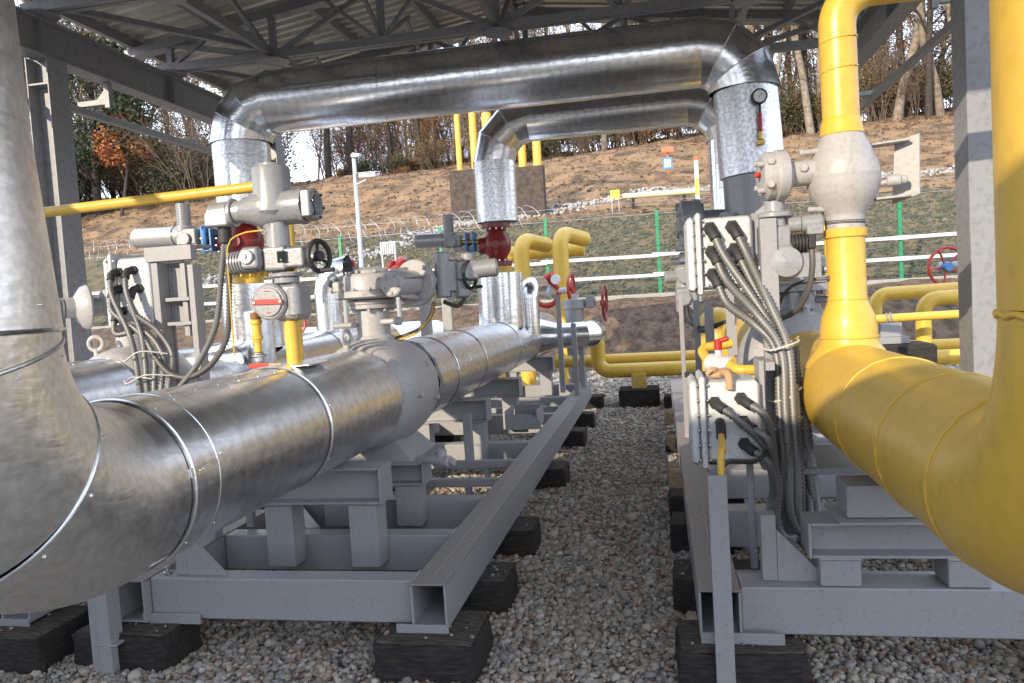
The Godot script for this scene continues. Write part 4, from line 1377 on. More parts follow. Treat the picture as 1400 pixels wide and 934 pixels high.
# rounded instrument body helper
func blk(b: MB, c: Vector3, s: Vector3, bev: float = 0.012, yaw: float = 0.0):
	b.box(Transform3D(Basis(Vector3.UP, yaw), c), s, bev)
func valves():
	var b: MB
	# ---- centre ball valve on the first clad line
	var t := thing("ball_valve", "big light grey ball valve on the front silver pipe with a round gearbox on top", "valve", V(LX, LY - 0.36, -4.58), "grey ball valves")
	var vc := V(LX, LY, -4.60)
	ball_body(t, vc, V(0, 0, 1), 0.345, 0.265, 0.42, M.valve_grey)
	b = MB.new()
	b.cyl(V(LX, 1.36, -4.6), V(LX, 1.585, -4.6), 0.105, 32)
	b.cyl(V(LX, 1.36, -4.6), V(LX, 1.42, -4.6), 0.125, 32, 0.02)
	b.cyl(V(LX + 0.08, 1.50, -4.52), V(LX + 0.19, 1.50, -4.50), 0.018, 12)
	b.cyl(V(LX + 0.18, 1.50, -4.5), V(LX + 0.22, 1.50, -4.495), 0.026, 8)
	b.cyl(V(LX - 0.08, 1.49, -4.52), V(LX - 0.22, 1.49, -4.50), 0.016, 12)
	part(t, "neck", b, M.valve_grey)
	b = MB.new()
	b.cyl(V(LX, 1.585, -4.6), V(LX, 1.612, -4.6), 0.145, 32)
	b.cyl(V(LX, 1.613, -4.6), V(LX, 1.64, -4.6), 0.15, 32)
	b.bolts(V(LX, 1.585, -4.6), V(0, -1, 0), 0.128, 8, 0.012, 0.02)
	b.bolts(V(LX, 1.64, -4.6), V(0, 1, 0), 0.128, 8, 0.012, 0.015)
	part(t, "flange", b, M.valve_grey)
	b = MB.new()
	b.lathe(Transform3D(Basis(), V(LX, 1.641, -4.6)), [Vector2(0, 0.0), Vector2(0.10, 0), Vector2(0.22, 0.012), Vector2(0.228, 0.018), Vector2(0.228, 0.05), Vector2(0.222, 0.056), Vector2(0.175, 0.058), Vector2(0.17, 0.066), Vector2(0.168, 0.145), Vector2(0.155, 0.16), Vector2(0.13, 0.165), Vector2(0.125, 0.18), Vector2(0.06, 0.205), Vector2(0, 0.208)], 48)
	b.bolts(V(LX, 1.697, -4.6), V(0, 1, 0), 0.20, 12, 0.012, 0.016)
	b.bolts(V(LX, 1.805, -4.6), V(0, 1, 0), 0.145, 8, 0.011, 0.02)
	blk(b, V(LX - 0.18, 1.73, -4.5), V(0.05, 0.07, 0.06))
	var gb := part(t, "gearbox", b, M.valve_grey)
	b = MB.new()
	b.cyl(V(LX - 0.10, 1.82, -4.48), V(LX - 0.10, 1.85, -4.48), 0.03, 16)
	part(gb, "cap", b, M.rubber)
	b = MB.new()
	b.ring(V(LX - 0.05, 1.43, -4.27), V(1, 0, 0.2), 0.04, 0.013, 20, 8)
	b.cyl(V(LX - 0.05, 1.32, -4.28), V(LX - 0.05, 1.40, -4.27), 0.02, 12)
	part(t, "lifting_eye", b, M.valve_grey)
	b = MB.new()
	for q in [[0.30, 1.05, -4.42], [0.31, 1.0, -4.72], [0.26, 1.22, -4.70]]:
		b.cyl(V(LX + q[0], q[1], q[2]), V(LX + q[0] + 0.06, q[1], q[2] + 0.02), 0.014, 10)
	part(t, "grease_nipple", b, M.valve_grey)
	# worm drive reaching to the right
	var d := V(0.34, 0.0, -0.94).normalized()
	var w0 := V(-1.545, 1.725, -4.33)
	b = MB.new()
	b.cyl(w0, w0 + d * 0.22, 0.078, 32, 0.008)
	b.bolts(w0, -d, 0.055, 5, 0.011, 0.012)
	for i in 4:
		var a := i * PI / 2 + 0.4
		var fr := MB.frame(d)
		b.bar(w0 + d * 0.05 + (fr.x * cos(a) + fr.z * sin(a)) * 0.078, w0 + d * 0.25 + (fr.x * cos(a) + fr.z * sin(a)) * 0.10, 0.012, 0.03, fr.x * cos(a) + fr.z * sin(a))
	b.cyl(w0 + d * 0.22, w0 + d * 0.26, 0.145, 40, 0.006)
	b.bolts(w0 + d * 0.22, -d, 0.125, 4, 0.014, 0.02, 0.75)
	blk(b, w0 + d * 0.12 + V(-0.10, 0.0, -0.06), V(0.16, 0.1, 0.16), 0.02)
	part(t, "worm_drive", b, M.valve_grey)
	# electric actuator
	var ac := thing("electric_actuator", "grey electric actuator with black handwheel beside the big centre valve gearbox", "actuator", V(-1.2, 1.6, -4.7), "electric actuators")
	var e0 := w0 + d * 0.26 + V(0.04, 0.01, 0)
	d = V(0.95, 0.0, -0.3).normalized()
	b = MB.new()
	b.cyl(e0 + d * 0.005, e0 + d * 0.1, 0.06, 24)
	blk(b, e0 + d * 0.16 + V(0, 0.02, 0), V(0.12, 0.20, 0.13), 0.015, 0.6)
	b.cyl(e0 + d * 0.13 + V(0, -0.11, 0.03), e0 + d * 0.13 + V(0, 0.17, 0.03), 0.05, 24, 0.01)
	blk(b, e0 + d * 0.26 + V(0.0, 0.05, 0), V(0.15, 0.13, 0.14), 0.02, 0.6)
	blk(b, e0 + d * 0.24 + V(0.0, -0.06, 0.02), V(0.09, 0.12, 0.1), 0.02, 0.6)
	part(ac, "housing", b, M.actuator_grey)
	b = MB.new()
	b.cyl(e0 + d * 0.28 + V(0, 0.05, 0), e0 + d * 0.42 + V(0.05, 0.06, 0.02), 0.055, 20, 0.01)
	b.cyl(e0 + d * 0.26 + V(0.02, 0.10, 0), e0 + d * 0.26 + V(0.02, 0.155, 0), 0.04, 20)
	part(ac, "motor", b, M.actuator_grey)
	var hw := V(-1.13, 1.755, -4.62)
	b = MB.new()
	b.cyl(e0 + d * 0.2 + V(0, -0.04, 0.02), hw - V(0.02, 0, 0), 0.028, 16)
	part(ac, "handwheel_shaft", b, M.actuator_grey)
	handwheel(ac, hw, V(1, 0, 0.25), 0.082, 0.011, M.rubber)
	b = MB.new()
	b.cyl(hw + V(0.01, -0.075, 0.01), hw + V(0.08, -0.075, 0.03), 0.011, 10)
	part(ac, "crank", b, M.rubber)
	# post carrying it
	var po := thing("actuator_post", "pair of grey posts standing behind the front silver pipe under the actuator", "post", V(-2.28, 0.39, -6.4))
	for q in [[-2.12, -6.85], [-2.12, -7.6]]:
		b = MB.new()
		b.cube(q[0] - 0.05, q[0] + 0.05, 0.39, 1.78, q[1] - 0.03, q[1] + 0.03, 0.004)
		part(po, "post", b, M.skid_grey)
	# drain pipe under the valve
	var dv := thing("drain_valve", "small grey drain pipe with valve under the centre ball valve", "valve", V(-1.5, 0.7, -4.5))
	b = MB.new()
	b.tube(bent([V(LX + 0.08, 0.80, -4.55), V(LX + 0.10, 0.66, -4.50), V(-1.28, 0.665, -4.32)], 0.06), 0.022, 14)
	part(dv, "pipe", b, M.valve_grey)
	b = MB.new()
	b.cyl(V(-1.36, 0.665, -4.36), V(-1.24, 0.665, -4.30), 0.036, 16, 0.008)
	b.cyl(V(-1.30, 0.66, -4.33), V(-1.30, 0.735, -4.33), 0.030, 16)
	b.cyl(V(-1.24, 0.665, -4.30), V(-1.215, 0.665, -4.29), 0.024, 6)
	part(dv, "body", b, M.valve_grey)

	# ---- valve of the second line
	t = thing("ball_valve", "grey ball valve on the back left pipe behind the cable box", "valve", V(L2, LY - 0.36, -5.2), "grey ball valves")
	ball_body(t, V(L2, LY, -5.2), V(0, 0, 1), 0.36, 0.265, 0.40, M.valve_grey)
	b = MB.new()
	b.cyl(V(L2, 1.37, -5.2), V(L2, 1.62, -5.2), 0.12, 32)
	b.cyl(V(L2, 1.60, -5.2), V(L2, 1.66, -5.2), 0.17, 32)
	part(t, "neck", b, M.valve_grey)
	b = MB.new()
	b.ring(V(L2 - 0.12, 1.45, -4.95), V(0.3, 0, 1), 0.05, 0.016, 20, 8)
	b.cyl(V(L2 - 0.12, 1.33, -4.95), V(L2 - 0.12, 1.41, -4.95), 0.02, 12)
	part(t, "lifting_eye", b, M.valve_grey)
	b = MB.new()
	b.cyl(V(L2, 1.66, -5.2), V(L2, 1.84, -5.2), 0.2, 36, 0.02)
	b.cyl(V(-3.95, 1.72, -5.2), V(-4.14, 1.72, -5.0), 0.07, 24)
	part(t, "gearbox", b, M.valve_grey)
	var dd := V(-0.62, 0, 0.78)
	var w2 := V(-4.12, 1.72, -5.0)
	b = MB.new()
	b.lathe(Transform3D(MB.frame(dd), w2), [Vector2(0, 0), Vector2(0.155, 0), Vector2(0.165, 0.015), Vector2(0.15, 0.05), Vector2(0.09, 0.09), Vector2(0.075, 0.10), Vector2(0.075, 0.16), Vector2(0, 0.16)], 36)
	part(t, "cover", b, M.valve_grey)
	b = MB.new()
	ribs(b, w2 + dd * 0.16, w2 + dd * 0.36, 0.075, 8)
	part(t, "motor", b, M.actuator_grey)

	# ---- red control valves on their stubs
	red_valve(V(LX - 0.01, 2.21, -8.66), 0.16, 0.48, "small dark red control valve with grey motor below the back silver riser", 1.0, 0.46)
	red_valve(V(-3.97, 2.30, -7.0), 0.19, 0.50, "dark red control valve with grey motor and blue bracket behind the left actuator", 1.12, 0.62)
	for q in [[LX - 0.01, 1.9, -8.66, 0.155, "thin yellow flange under the small back red valve"], [-3.95, 1.9, -6.98, 0.22, "wide bolted yellow flange on the left silver stub"]]:
		var fl := thing("yellow_flange", q[4], "flange", V(q[0], q[1], q[2]), "yellow flanges")
		b = MB.new()
		if q[3] < 0.2:
			b.cyl(V(q[0], 1.895, q[2]), V(q[0], 1.965, q[2]), q[3], 36)
		else:
			b.cyl(V(q[0], 1.895, q[2]), V(q[0], 2.03, q[2]), 0.15, 36)
			b.cyl(V(q[0], 1.99, q[2]), V(q[0], 2.045, q[2]), q[3], 36)
			b.bolts(V(q[0], 1.99, q[2]), V(0, -1, 0), q[3] * 0.84, 14, 0.015, 0.03)
		part(fl, "disc", b, M.yellow)

	# ---- bypass valve with the big cross-shaped actuator, on the first line
	var X := -1.80
	var Z := -3.47
	var bv := thing("bypass_valve", "grey plug valve with a red bar on a short yellow pipe stub", "valve", V(-1.76, 1.33, Z))
	b = MB.new()
	b.cyl(V(-1.755, 1.30, Z), V(-1.755, 1.56, Z), 0.034, 24)
	part(bv, "stub", b, M.yellow)
	b = MB.new()
	b.cube(-1.86, -1.62, 1.338, 1.346, Z - 0.12, Z + 0.12, 0.003)
	part(bv, "patch_plate", b, M.galv)
	b = MB.new()
	blk(b, V(-1.745, 1.645, Z - 0.01), V(0.15, 0.18, 0.15), 0.03)
	b.cyl(V(-1.82, 1.65, Z - 0.06), V(-1.82, 1.65, Z + 0.085), 0.088, 36, 0.01)
	b.cyl(V(-1.82, 1.65, Z + 0.085), V(-1.82, 1.65, Z + 0.095), 0.070, 36, 0.004)
	b.cyl(V(-1.70, 1.58, Z + 0.05), V(-1.70, 1.71, Z + 0.05), 0.035, 20)
	part(bv, "body", b, M.actuator_grey)
	b = MB.new()
	b.bar(V(-1.90, 1.652, Z + 0.10), V(-1.74, 1.648, Z + 0.10), 0.006, 0.026)
	b.bar(V(-1.83, 1.70, Z + 0.097), V(-1.805, 1.70, Z + 0.097), 0.003, 0.004)
	b.bar(V(-1.83, 1.598, Z + 0.097), V(-1.805, 1.598, Z + 0.097), 0.003, 0.004)
	part(bv, "red_bar", b, M.bright_red, "red indicator bar across the round cover")
	b = MB.new()
	for x in [-1.885, -1.75]: b.cyl(V(x, 1.65, Z + 0.1), V(x, 1.65, Z + 0.107), 0.009, 8)
	part(bv, "screws", b, M.steel)
	b = MB.new()
	b.cyl(V(-1.76, 1.735, Z), V(-1.76, 1.765, Z), 0.06, 28)
	b.cyl(V(-1.76, 1.766, Z), V(-1.76, 1.785, Z), 0.072, 28)
	part(bv, "flange", b, M.actuator_grey)
	ac = thing("electric_actuator", "large grey cross shaped electric actuator with fins, dial and black handwheel", "actuator", V(-1.80, 1.785, Z), "electric actuators")
	b = MB.new()
	blk(b, V(-1.79, 1.855, Z), V(0.13, 0.125, 0.13), 0.02)
	blk(b, V(-1.70, 1.855, Z), V(0.12, 0.10, 0.11), 0.015)
	b.cyl(V(-1.79, 1.9, Z), V(-1.79, 2.03, Z), 0.056, 28)
	b.cyl(V(-1.65, 1.852, Z), V(-1.60, 1.852, Z), 0.03, 20)
	part(ac, "gear_housing", b, M.actuator_grey)
	b = MB.new()
	ribs(b, V(-1.875, 1.855, Z), V(-2.04, 1.85, Z), 0.056, 11, 0.82, 28)
	part(ac, "finned_cover", b, M.actuator_grey)
	b = MB.new()
	blk(b, V(-1.895, 1.862, Z + 0.075), V(0.10, 0.11, 0.07), 0.02)
	b.cyl(V(-1.90, 1.868, Z + 0.11), V(-1.90, 1.868, Z + 0.12), 0.036, 28)
	var dg := part(ac, "dial_housing", b, M.actuator_grey)
	b = MB.new()
	b.cyl(V(-1.90, 1.868, Z + 0.1205), V(-1.90, 1.868, Z + 0.123), 0.030, 28, 0.0005)
	part(dg, "dial", b, M.dial)
	b = MB.new()
	b.prism([Vector2(-0.004, -0.02), Vector2(0.012, 0.0), Vector2(-0.002, 0.022), Vector2(0.003, 0.002)], Transform3D(Basis(), V(-1.90, 1.868, Z + 0.1245)), 0.001)
	part(dg, "pointer", b, M.black)
	b = MB.new()
	blk(b, V(-1.745, 1.86, Z + 0.066), V(0.045, 0.055, 0.004), 0.001)
	var dsp := part(ac, "display", b, M.glass)
	b = MB.new()
	b.cyl(V(-1.748, 1.845, Z + 0.0685), V(-1.748, 1.845, Z + 0.0705), 0.006, 12)
	part(dsp, "lamp", b, M.green)
	handwheel(ac, V(-1.585, 1.855, Z), V(1, 0.02, 0.35), 0.072, 0.013, M.rubber)
	b = MB.new()
	b.cyl(V(-1.58, 1.785, Z + 0.01), V(-1.50, 1.785, Z + 0.03), 0.011, 12)
	part(ac, "crank", b, M.rubber)
	# upper cross body
	b = MB.new()
	b.lathe(Transform3D(Basis(), V(-1.80, 0, Z)), [Vector2(0.056, 2.0), Vector2(0.06, 2.03), Vector2(0.105, 2.08), Vector2(0.105, 2.10), Vector2(0.094, 2.14), Vector2(0.094, 2.285), Vector2(0.088, 2.295), Vector2(0.06, 2.30), Vector2(0.058, 2.31), Vector2(0, 2.312)], 8)
	b.lathe(Transform3D(MB.frame(V(1, 0, 0)), V(-1.82, 2.10, Z)), [Vector2(0.06, -0.14), Vector2(0.07, -0.10), Vector2(0.1, -0.03), Vector2(0.1, 0.03), Vector2(0.085, 0.06), Vector2(0.085, 0.16), Vector2(0.09, 0.165), Vector2(0.09, 0.19), Vector2(0, 0.19)], 8)
	part(ac, "cross_housing", b, M.actuator_grey)
	b = MB.new()
	b.cyl(V(-1.63, 2.10, Z), V(-1.575, 2.10, Z), 0.078, 28, 0.012)
	blk(b, V(-1.60, 2.10, Z + 0.07), V(0.05, 0.13, 0.03), 0.01)
	var ecap := part(ac, "end_cap", b, M.actuator_grey)
	b = MB.new()
	b.cyl(V(-1.575, 2.10, Z), V(-1.571, 2.10, Z), 0.05, 24, 0.001)
	b.bolts(V(-1.574, 2.10, Z), V(1, 0, 0), 0.064, 6, 0.008, 0.008)
	part(ecap, "window", b, M.glass)
	b = MB.new()
	b.cyl(V(-1.92, 2.10, Z), V(-2.0, 2.095, Z), 0.055, 24)
	b.cyl(V(-2.0, 2.095, Z), V(-2.02, 2.095, Z), 0.068, 24)
	b.cyl(V(-2.02, 2.095, Z), V(-2.13, 2.09, Z), 0.058, 28, 0.01)
	blk(b, V(-2.08, 2.065, Z), V(0.13, 0.08, 0.12), 0.015)
	part(ac, "motor", b, M.silver_paint)

	# ---- drain cock on the first line
	dv = thing("drain_cock", "small yellow capped drain cock with red handle on the front silver pipe", "valve", V(-1.95, 1.33, Z))
	b = MB.new()
	b.cyl(V(-1.94, 1.46, Z), V(-1.94, 1.545, Z), 0.022, 16)
	b.cyl(V(-1.94, 1.545, Z), V(-1.94, 1.57, Z), 0.028, 6)
	b.cyl(V(-1.94, 1.47, Z), V(-1.94, 1.49, Z), 0.028, 12)
	b.cyl(V(-1.94, 1.40, Z), V(-1.94, 1.47, Z), 0.018, 16)
	part(dv, "riser", b, M.yellow)
	b = MB.new()
	b.cyl(V(-1.94, 1.57, Z), V(-1.94, 1.605, Z), 0.026, 6)
	part(dv, "plug", b, M.brown_plug)
	b = MB.new()
	b.cyl(V(-1.94, 1.36, Z), V(-1.94, 1.41, Z), 0.026, 16)
	b.cyl(V(-1.94, 1.385, Z), V(-1.94, 1.40, Z), 0.038, 6)
	b.cyl(V(-1.94, 1.29, Z), V(-1.94, 1.325, Z), 0.032, 6)
	b.cyl(V(-1.94, 1.32, Z), V(-1.94, 1.37, Z), 0.02, 16)
	part(dv, "body", b, M.steel)
	b = MB.new()
	b.bar(V(-1.975, 1.345, Z + 0.035), V(-1.87, 1.345, Z + 0.04), 0.012, 0.024)
	part(dv, "handle", b, M.bright_red)
	b = MB.new()
	b.bar(V(-1.869, 1.345, Z + 0.04), V(-1.80, 1.343, Z + 0.042), 0.012, 0.022)
	part(dv, "grip", b, M.tan)

	# ---- ball valve on the tee of the yellow line
	var zt := -3.9
	t = thing("ball_valve", "pear shaped light grey ball valve standing on the yellow tee branch", "valve", V(YX, 1.83, zt), "grey ball valves")
	b = MB.new()
	b.lathe(Transform3D(Basis(), V(YX, 0, zt)), [Vector2(0, 1.826), Vector2(0.087, 1.826), Vector2(0.0875, 1.885), Vector2(0.092, 1.90), Vector2(0.125, 1.945), Vector2(0.150, 1.99), Vector2(0.161, 2.04), Vector2(0.1625, 2.075), Vector2(0.1632, 2.08), Vector2(0.161, 2.085), Vector2(0.158, 2.11), Vector2(0.148, 2.15), Vector2(0.128, 2.195), Vector2(0.105, 2.24), Vector2(0.092, 2.275), Vector2(0.086, 2.295), Vector2(0, 2.295)], 64)
	part(t, "valve_body", b, M.valve_grey)
	b = MB.new()
	for y in [1.852, 1.858, 1.866]: b.ring(V(YX, y, zt), V(0.03, 1, 0.02 * (y - 1.855) * 100), 0.0885, 0.0018, 40, 6)
	part(t, "wire_wrap", b, M.rubber)
	b = MB.new()
	b.cyl(V(YX - 0.11, 2.20, zt + 0.03), V(YX - 0.185, 2.195, zt + 0.04), 0.0135, 16)
	b.cyl(V(YX - 0.18, 2.195, zt + 0.04), V(YX - 0.20, 2.194, zt + 0.042), 0.017, 16)
	b.cyl(V(YX - 0.09, 1.925, zt + 0.03), V(YX - 0.17, 1.93, zt + 0.04), 0.013, 16)
	part(t, "drain_spout", b, M.valve_grey)
	b = MB.new()
	b.cyl(V(YX + 0.12, 2.02, zt + 0.04), V(YX + 0.20, 2.03, zt + 0.05), 0.013, 12)
	b.cyl(V(YX + 0.175, 2.03, zt + 0.05), V(YX + 0.235, 2.032, zt + 0.055), 0.026, 20)
	b.cyl(V(YX + 0.235, 2.032, zt + 0.055), V(YX + 0.262, 2.032, zt + 0.057), 0.022, 6)
	part(t, "grease_nipple", b, M.valve_grey)
	b = MB.new()
	b.bar(V(YX + 0.12, 2.205, zt), V(YX + 0.285, 2.215, zt), 0.10, 0.012)
	b.bar(V(YX + 0.13, 1.955, zt), V(YX + 0.285, 1.96, zt), 0.10, 0.012)
	b.prism([Vector2(-0.07, -0.155), Vector2(0.05, -0.12), Vector2(0.055, 0.155), Vector2(-0.05, 0.13)], Transform3D(Basis(Vector3.UP, -0.55), V(YX + 0.285, 2.085, zt - 0.01)), 0.014)
	part(t, "support_bracket", b, M.valve_grey)
	# worm gear at its left
	b = MB.new()
	b.cyl(V(YX - 0.13, 2.105, zt + 0.02), V(YX - 0.245, 2.10, zt + 0.03), 0.060, 28)
	b.cyl(V(YX - 0.245, 2.10, zt + 0.03), V(YX - 0.265, 2.10, zt + 0.032), 0.085, 32)
	b.lathe(Transform3D(MB.frame(V(-1, 0, 0.12)), V(YX - 0.265, 2.10, zt + 0.032)), [Vector2(0.0, 0), Vector2(0.115, 0), Vector2(0.12, 0.01), Vector2(0.12, 0.045), Vector2(0.112, 0.055), Vector2(0.112, 0.09), Vector2(0.09, 0.115), Vector2(0.05, 0.12), Vector2(0, 0.12)], 40)
	for a in [0.6, 2.2, 3.7, 5.3]: b.cyl(V(YX - 0.33, 2.10 + 0.085 * sin(a), zt + 0.04 + 0.085 * cos(a)), V(YX - 0.40, 2.10 + 0.085 * sin(a), zt + 0.05 + 0.085 * cos(a)), 0.014, 8)
	b.cyl(V(YX - 0.19, 2.12, zt + 0.07), V(YX - 0.19, 2.12, zt + 0.10), 0.02, 8)
	b.cyl(V(YX - 0.34, 2.155, zt + 0.12), V(YX - 0.34, 2.155, zt + 0.155), 0.018, 8)
	b.cyl(V(YX - 0.345, 2.05, zt + 0.12), V(YX - 0.345, 2.05, zt + 0.155), 0.018, 8)
	part(t, "worm_gear", b, M.valve_grey)
	b = MB.new()
	b.cyl(V(YX - 0.385, 2.105, zt + 0.07), V(YX - 0.405, 2.105, zt + 0.09), 0.014, 8)
	part(t, "pointer", b, M.bright_red)
	# its actuator, hanging below the gear
	ac = thing("electric_actuator", "grey electric actuator hanging below the gear left of the pear shaped valve", "actuator", V(0.58, 1.5, zt), "electric actuators")
	b = MB.new()
	b.cyl(V(0.565, 1.93, zt), V(0.565, 1.99, zt), 0.05, 24)
	b.cyl(V(0.565, 1.905, zt), V(0.565, 1.93, zt), 0.085, 32)
	b.cyl(V(0.565, 1.86, zt), V(0.565, 1.905, zt), 0.055, 24)
	blk(b, V(0.575, 1.80, zt), V(0.12, 0.14, 0.12), 0.02)
	b.cyl(V(0.60, 1.70, zt), V(0.60, 1.78, zt), 0.075, 28, 0.02)
	b.lathe(Transform3D(MB.frame(V(0, 0, 1)), V(0.60, 1.69, zt - 0.05)), [Vector2(0, 0), Vector2(0.085, 0), Vector2(0.09, 0.06), Vector2(0.07, 0.13), Vector2(0, 0.14)], 32)
	part(ac, "housing", b, M.actuator_grey)
	b = MB.new()
	b.cyl(V(0.62, 1.865, zt + 0.02), V(0.68, 1.865, zt + 0.025), 0.038, 24)
	b.cyl(V(0.68, 1.865, zt + 0.025), V(0.775, 1.866, zt + 0.03), 0.042, 24, 0.006)
	blk(b, V(0.735, 1.835, zt + 0.035), V(0.075, 0.05, 0.07), 0.006)
	part(ac, "motor", b, M.actuator_grey)
	b = MB.new()
	ribs(b, V(0.625, 1.775, zt + 0.03), V(0.70, 1.775, zt + 0.03), 0.045, 5, 0.8, 24)
	part(ac, "finned_cover", b, M.rubber)
	b = MB.new()
	blk(b, V(0.72, 1.78, zt + 0.04), V(0.035, 0.07, 0.05), 0.006)
	part(ac, "cable_gland", b, M.black)

	# ---- big ball valve of the yellow line
	t = thing("ball_valve", "big grey ball valve in the yellow pipe with lifting eye and bolted top", "valve", V(YX, YY - 0.33, -5.28), "grey ball valves")
	ball_body(t, V(YX, YY, -5.30), V(0, 0, 1), 0.39, 0.235, 0.42, M.valve_grey)
	b = MB.new()
	b.ring(V(YX + 0.02, 1.475, -5.06), V(0.8, 0, 0.5), 0.045, 0.014, 20, 8)
	b.cyl(V(YX + 0.02, 1.33, -5.08), V(YX + 0.02, 1.435, -5.06), 0.022, 12)
	b.cyl(V(YX + 0.02, 1.37, -5.07), V(YX + 0.02, 1.40, -5.07), 0.055, 16, 0.015)
	part(t, "lifting_eye", b, M.valve_grey)
	b = MB.new()
	b.cyl(V(YX, 1.36, -5.3), V(YX, 1.53, -5.3), 0.15, 32, 0.02)
	b.cyl(V(YX + 0.03, 1.53, -5.3), V(YX + 0.03, 1.575, -5.3), 0.24, 36)
	b.cyl(V(YX + 0.03, 1.58, -5.3), V(YX + 0.03, 1.62, -5.3), 0.24, 36)
	b.bolts(V(YX + 0.03, 1.53, -5.3), V(0, -1, 0), 0.215, 12, 0.015, 0.03)
	b.cyl(V(YX + 0.03, 1.62, -5.3), V(YX + 0.03, 1.76, -5.3), 0.16, 32, 0.02)
	b.cyl(V(YX + 0.1, 1.66, -5.2), V(YX + 0.33, 1.66, -5.1), 0.022, 12)
	b.cyl(V(YX + 0.1, 1.47, -5.2), V(YX + 0.36, 1.47, -5.1), 0.022, 12)
	blk(b, V(YX + 0.05, 1.67, -5.14), V(0.16, 0.2, 0.08), 0.01)
	blk(b, V(YX + 0.0, 1.47, -5.12), V(0.15, 0.12, 0.08), 0.01)
	part(t, "gearbox", b, M.actuator_grey)
	b = MB.new()
	b.cyl(V(YX + 0.2, 1.22, -4.95), V(YX + 0.245, 1.22, -4.95), 0.02, 12)
	part(t, "tap", b, M.bright_red)
	b = MB.new()
	b.bar(V(YX + 0.245, 1.235, -4.95), V(YX + 0.08, 1.235, -4.9), 0.02, 0.03)
	part(t, "tap_handle", b, M.rubber)
	b = MB.new()                    # tag plate hung beside it
	for y in [1.16, 1.22, 1.05]: b.cyl(V(YX - 0.33, y - 0.15, -5.1), V(YX - 0.40, y - 0.15, -5.08), 0.018, 12)
	part(t, "grease_nipple", b, M.actuator_grey)

	# ---- gear operated valve on the riser behind the right boxes
	t = thing("gear_valve", "grey gear operated valve behind the upper right cable box", "valve", V(0.3, 1.2, -7.4))
	var gz := -7.3
	b = MB.new()
	b.cyl(V(0.65, 2.2, gz), V(0.40, 2.21, gz), 0.085, 28)
	b.cyl(V(0.44, 2.21, gz), V(0.40, 2.21, gz), 0.15, 32)
	b.lathe(Transform3D(MB.frame(V(-1, 0, 0.1)), V(0.40, 2.21, gz)), [Vector2(0, 0), Vector2(0.185, 0), Vector2(0.19, 0.06), Vector2(0.18, 0.07), Vector2(0.18, 0.17), Vector2(0.15, 0.19), Vector2(0, 0.195)], 36)
	for a in [0.3, 1.3, 2.2, 3.3, 4.4, 5.4]: b.cyl(V(0.21, 2.21 + 0.15 * sin(a), gz + 0.15 * cos(a)), V(0.19, 2.21 + 0.15 * sin(a), gz + 0.15 * cos(a)), 0.02, 8)
	part(t, "gearbox", b, M.actuator_grey)
	b = MB.new()
	b.cyl(V(0.27, 1.98, gz + 0.05), V(0.27, 2.08, gz + 0.05), 0.06, 24)
	b.cyl(V(0.27, 1.93, gz + 0.05), V(0.27, 1.98, gz + 0.05), 0.10, 24)
	blk(b, V(0.27, 1.87, gz + 0.05), V(0.15, 0.10, 0.12), 0.02)
	b.cyl(V(0.30, 1.845, gz + 0.05), V(0.12, 1.845, gz + 0.06), 0.032, 20)
	part(t, "coupling", b, M.actuator_grey)
	b = MB.new()
	b.cyl(V(0.24, 1.44, gz + 0.1), V(0.24, 1.80, gz + 0.1), 0.085, 28, 0.02)
	b.cyl(V(0.20, 1.70, gz + 0.1), V(0.06, 1.70, gz + 0.12), 0.055, 24, 0.01)
	b.cyl(V(0.24, 1.70, gz + 0.1), V(0.24, 1.70, gz + 0.24), 0.07, 24, 0.01)
	blk(b, V(0.25, 1.48, gz + 0.14), V(0.2, 0.24, 0.16), 0.03)
	b.cyl(V(0.22, 1.50, gz + 0.2), V(0.22, 1.50, gz + 0.26), 0.07, 8, 0.01)
	blk(b, V(0.33, 1.60, gz + 0.12), V(0.12, 0.30, 0.12), 0.02)
	part(t, "actuator", b, M.actuator_grey)

# ------------------------------------------------------------------ cable boxes, stands, conduits
func junction_box(t, x0: float, x1: float, y0: float, y1: float, z0: float, z1: float, lid_left: bool = true):
	var b := MB.new()
	b.cube(x0 + 0.07, x1, y0 + 0.015, y1 - 0.015, z0, z1, 0.022)
	part(t, "box_body", b, M.box_paint)
	b = MB.new()
	b.cube(x0 + 0.045, x0 + 0.075, y0 - 0.012, y1 + 0.012, z0 - 0.025, z1 + 0.025, 0.012)
	b.cube(x0, x0 + 0.046, y0 + 0.005, y1 - 0.005, z0 - 0.012, z1 + 0.012, 0.03)
	var lid := part(t, "lid", b, M.box_paint)
	b = MB.new()
	for k in 6:
		var y: float = lerp(y0 + 0.03, y1 - 0.03, k / 5.0)
		b.cyl(V(x0 + 0.077, y, z1 + 0.013), V(x0 + 0.086, y, z1 + 0.013), 0.008, 6, 0.001)
		b.cyl(V(x0 + 0.042, y, z1 + 0.014), V(x0 + 0.034, y, z1 + 0.014), 0.009, 6, 0.001)
	part(lid, "lid_bolts", b, M.steel)
func conduit(t, P: Array, r: float = 0.0175, m: Material = null, head: bool = true):
	var pts := spline(P, 0.0085)
	var rr := PackedFloat32Array()
	for i in pts.size(): rr.append(r if i % 2 else r * 0.68)
	var b := MB.new()
	b.tube(pts, rr, 10)
	part(t, "conduit", b, m if m else M.conduit)
	if head:
		b = MB.new()
		var hp := []
		var hr := []
		for i in range(0, min(12, pts.size()), 2):
			hp.append(pts[i]); hr.append(r * 1.22)
		b.tube(hp, hr, 10)
		b.cyl(P[0] + V(0, 0, -0.004), P[0] + V(0, 0, 0.014), r * 1.55, 6)
		part(t, "gland", b, M.rubber)
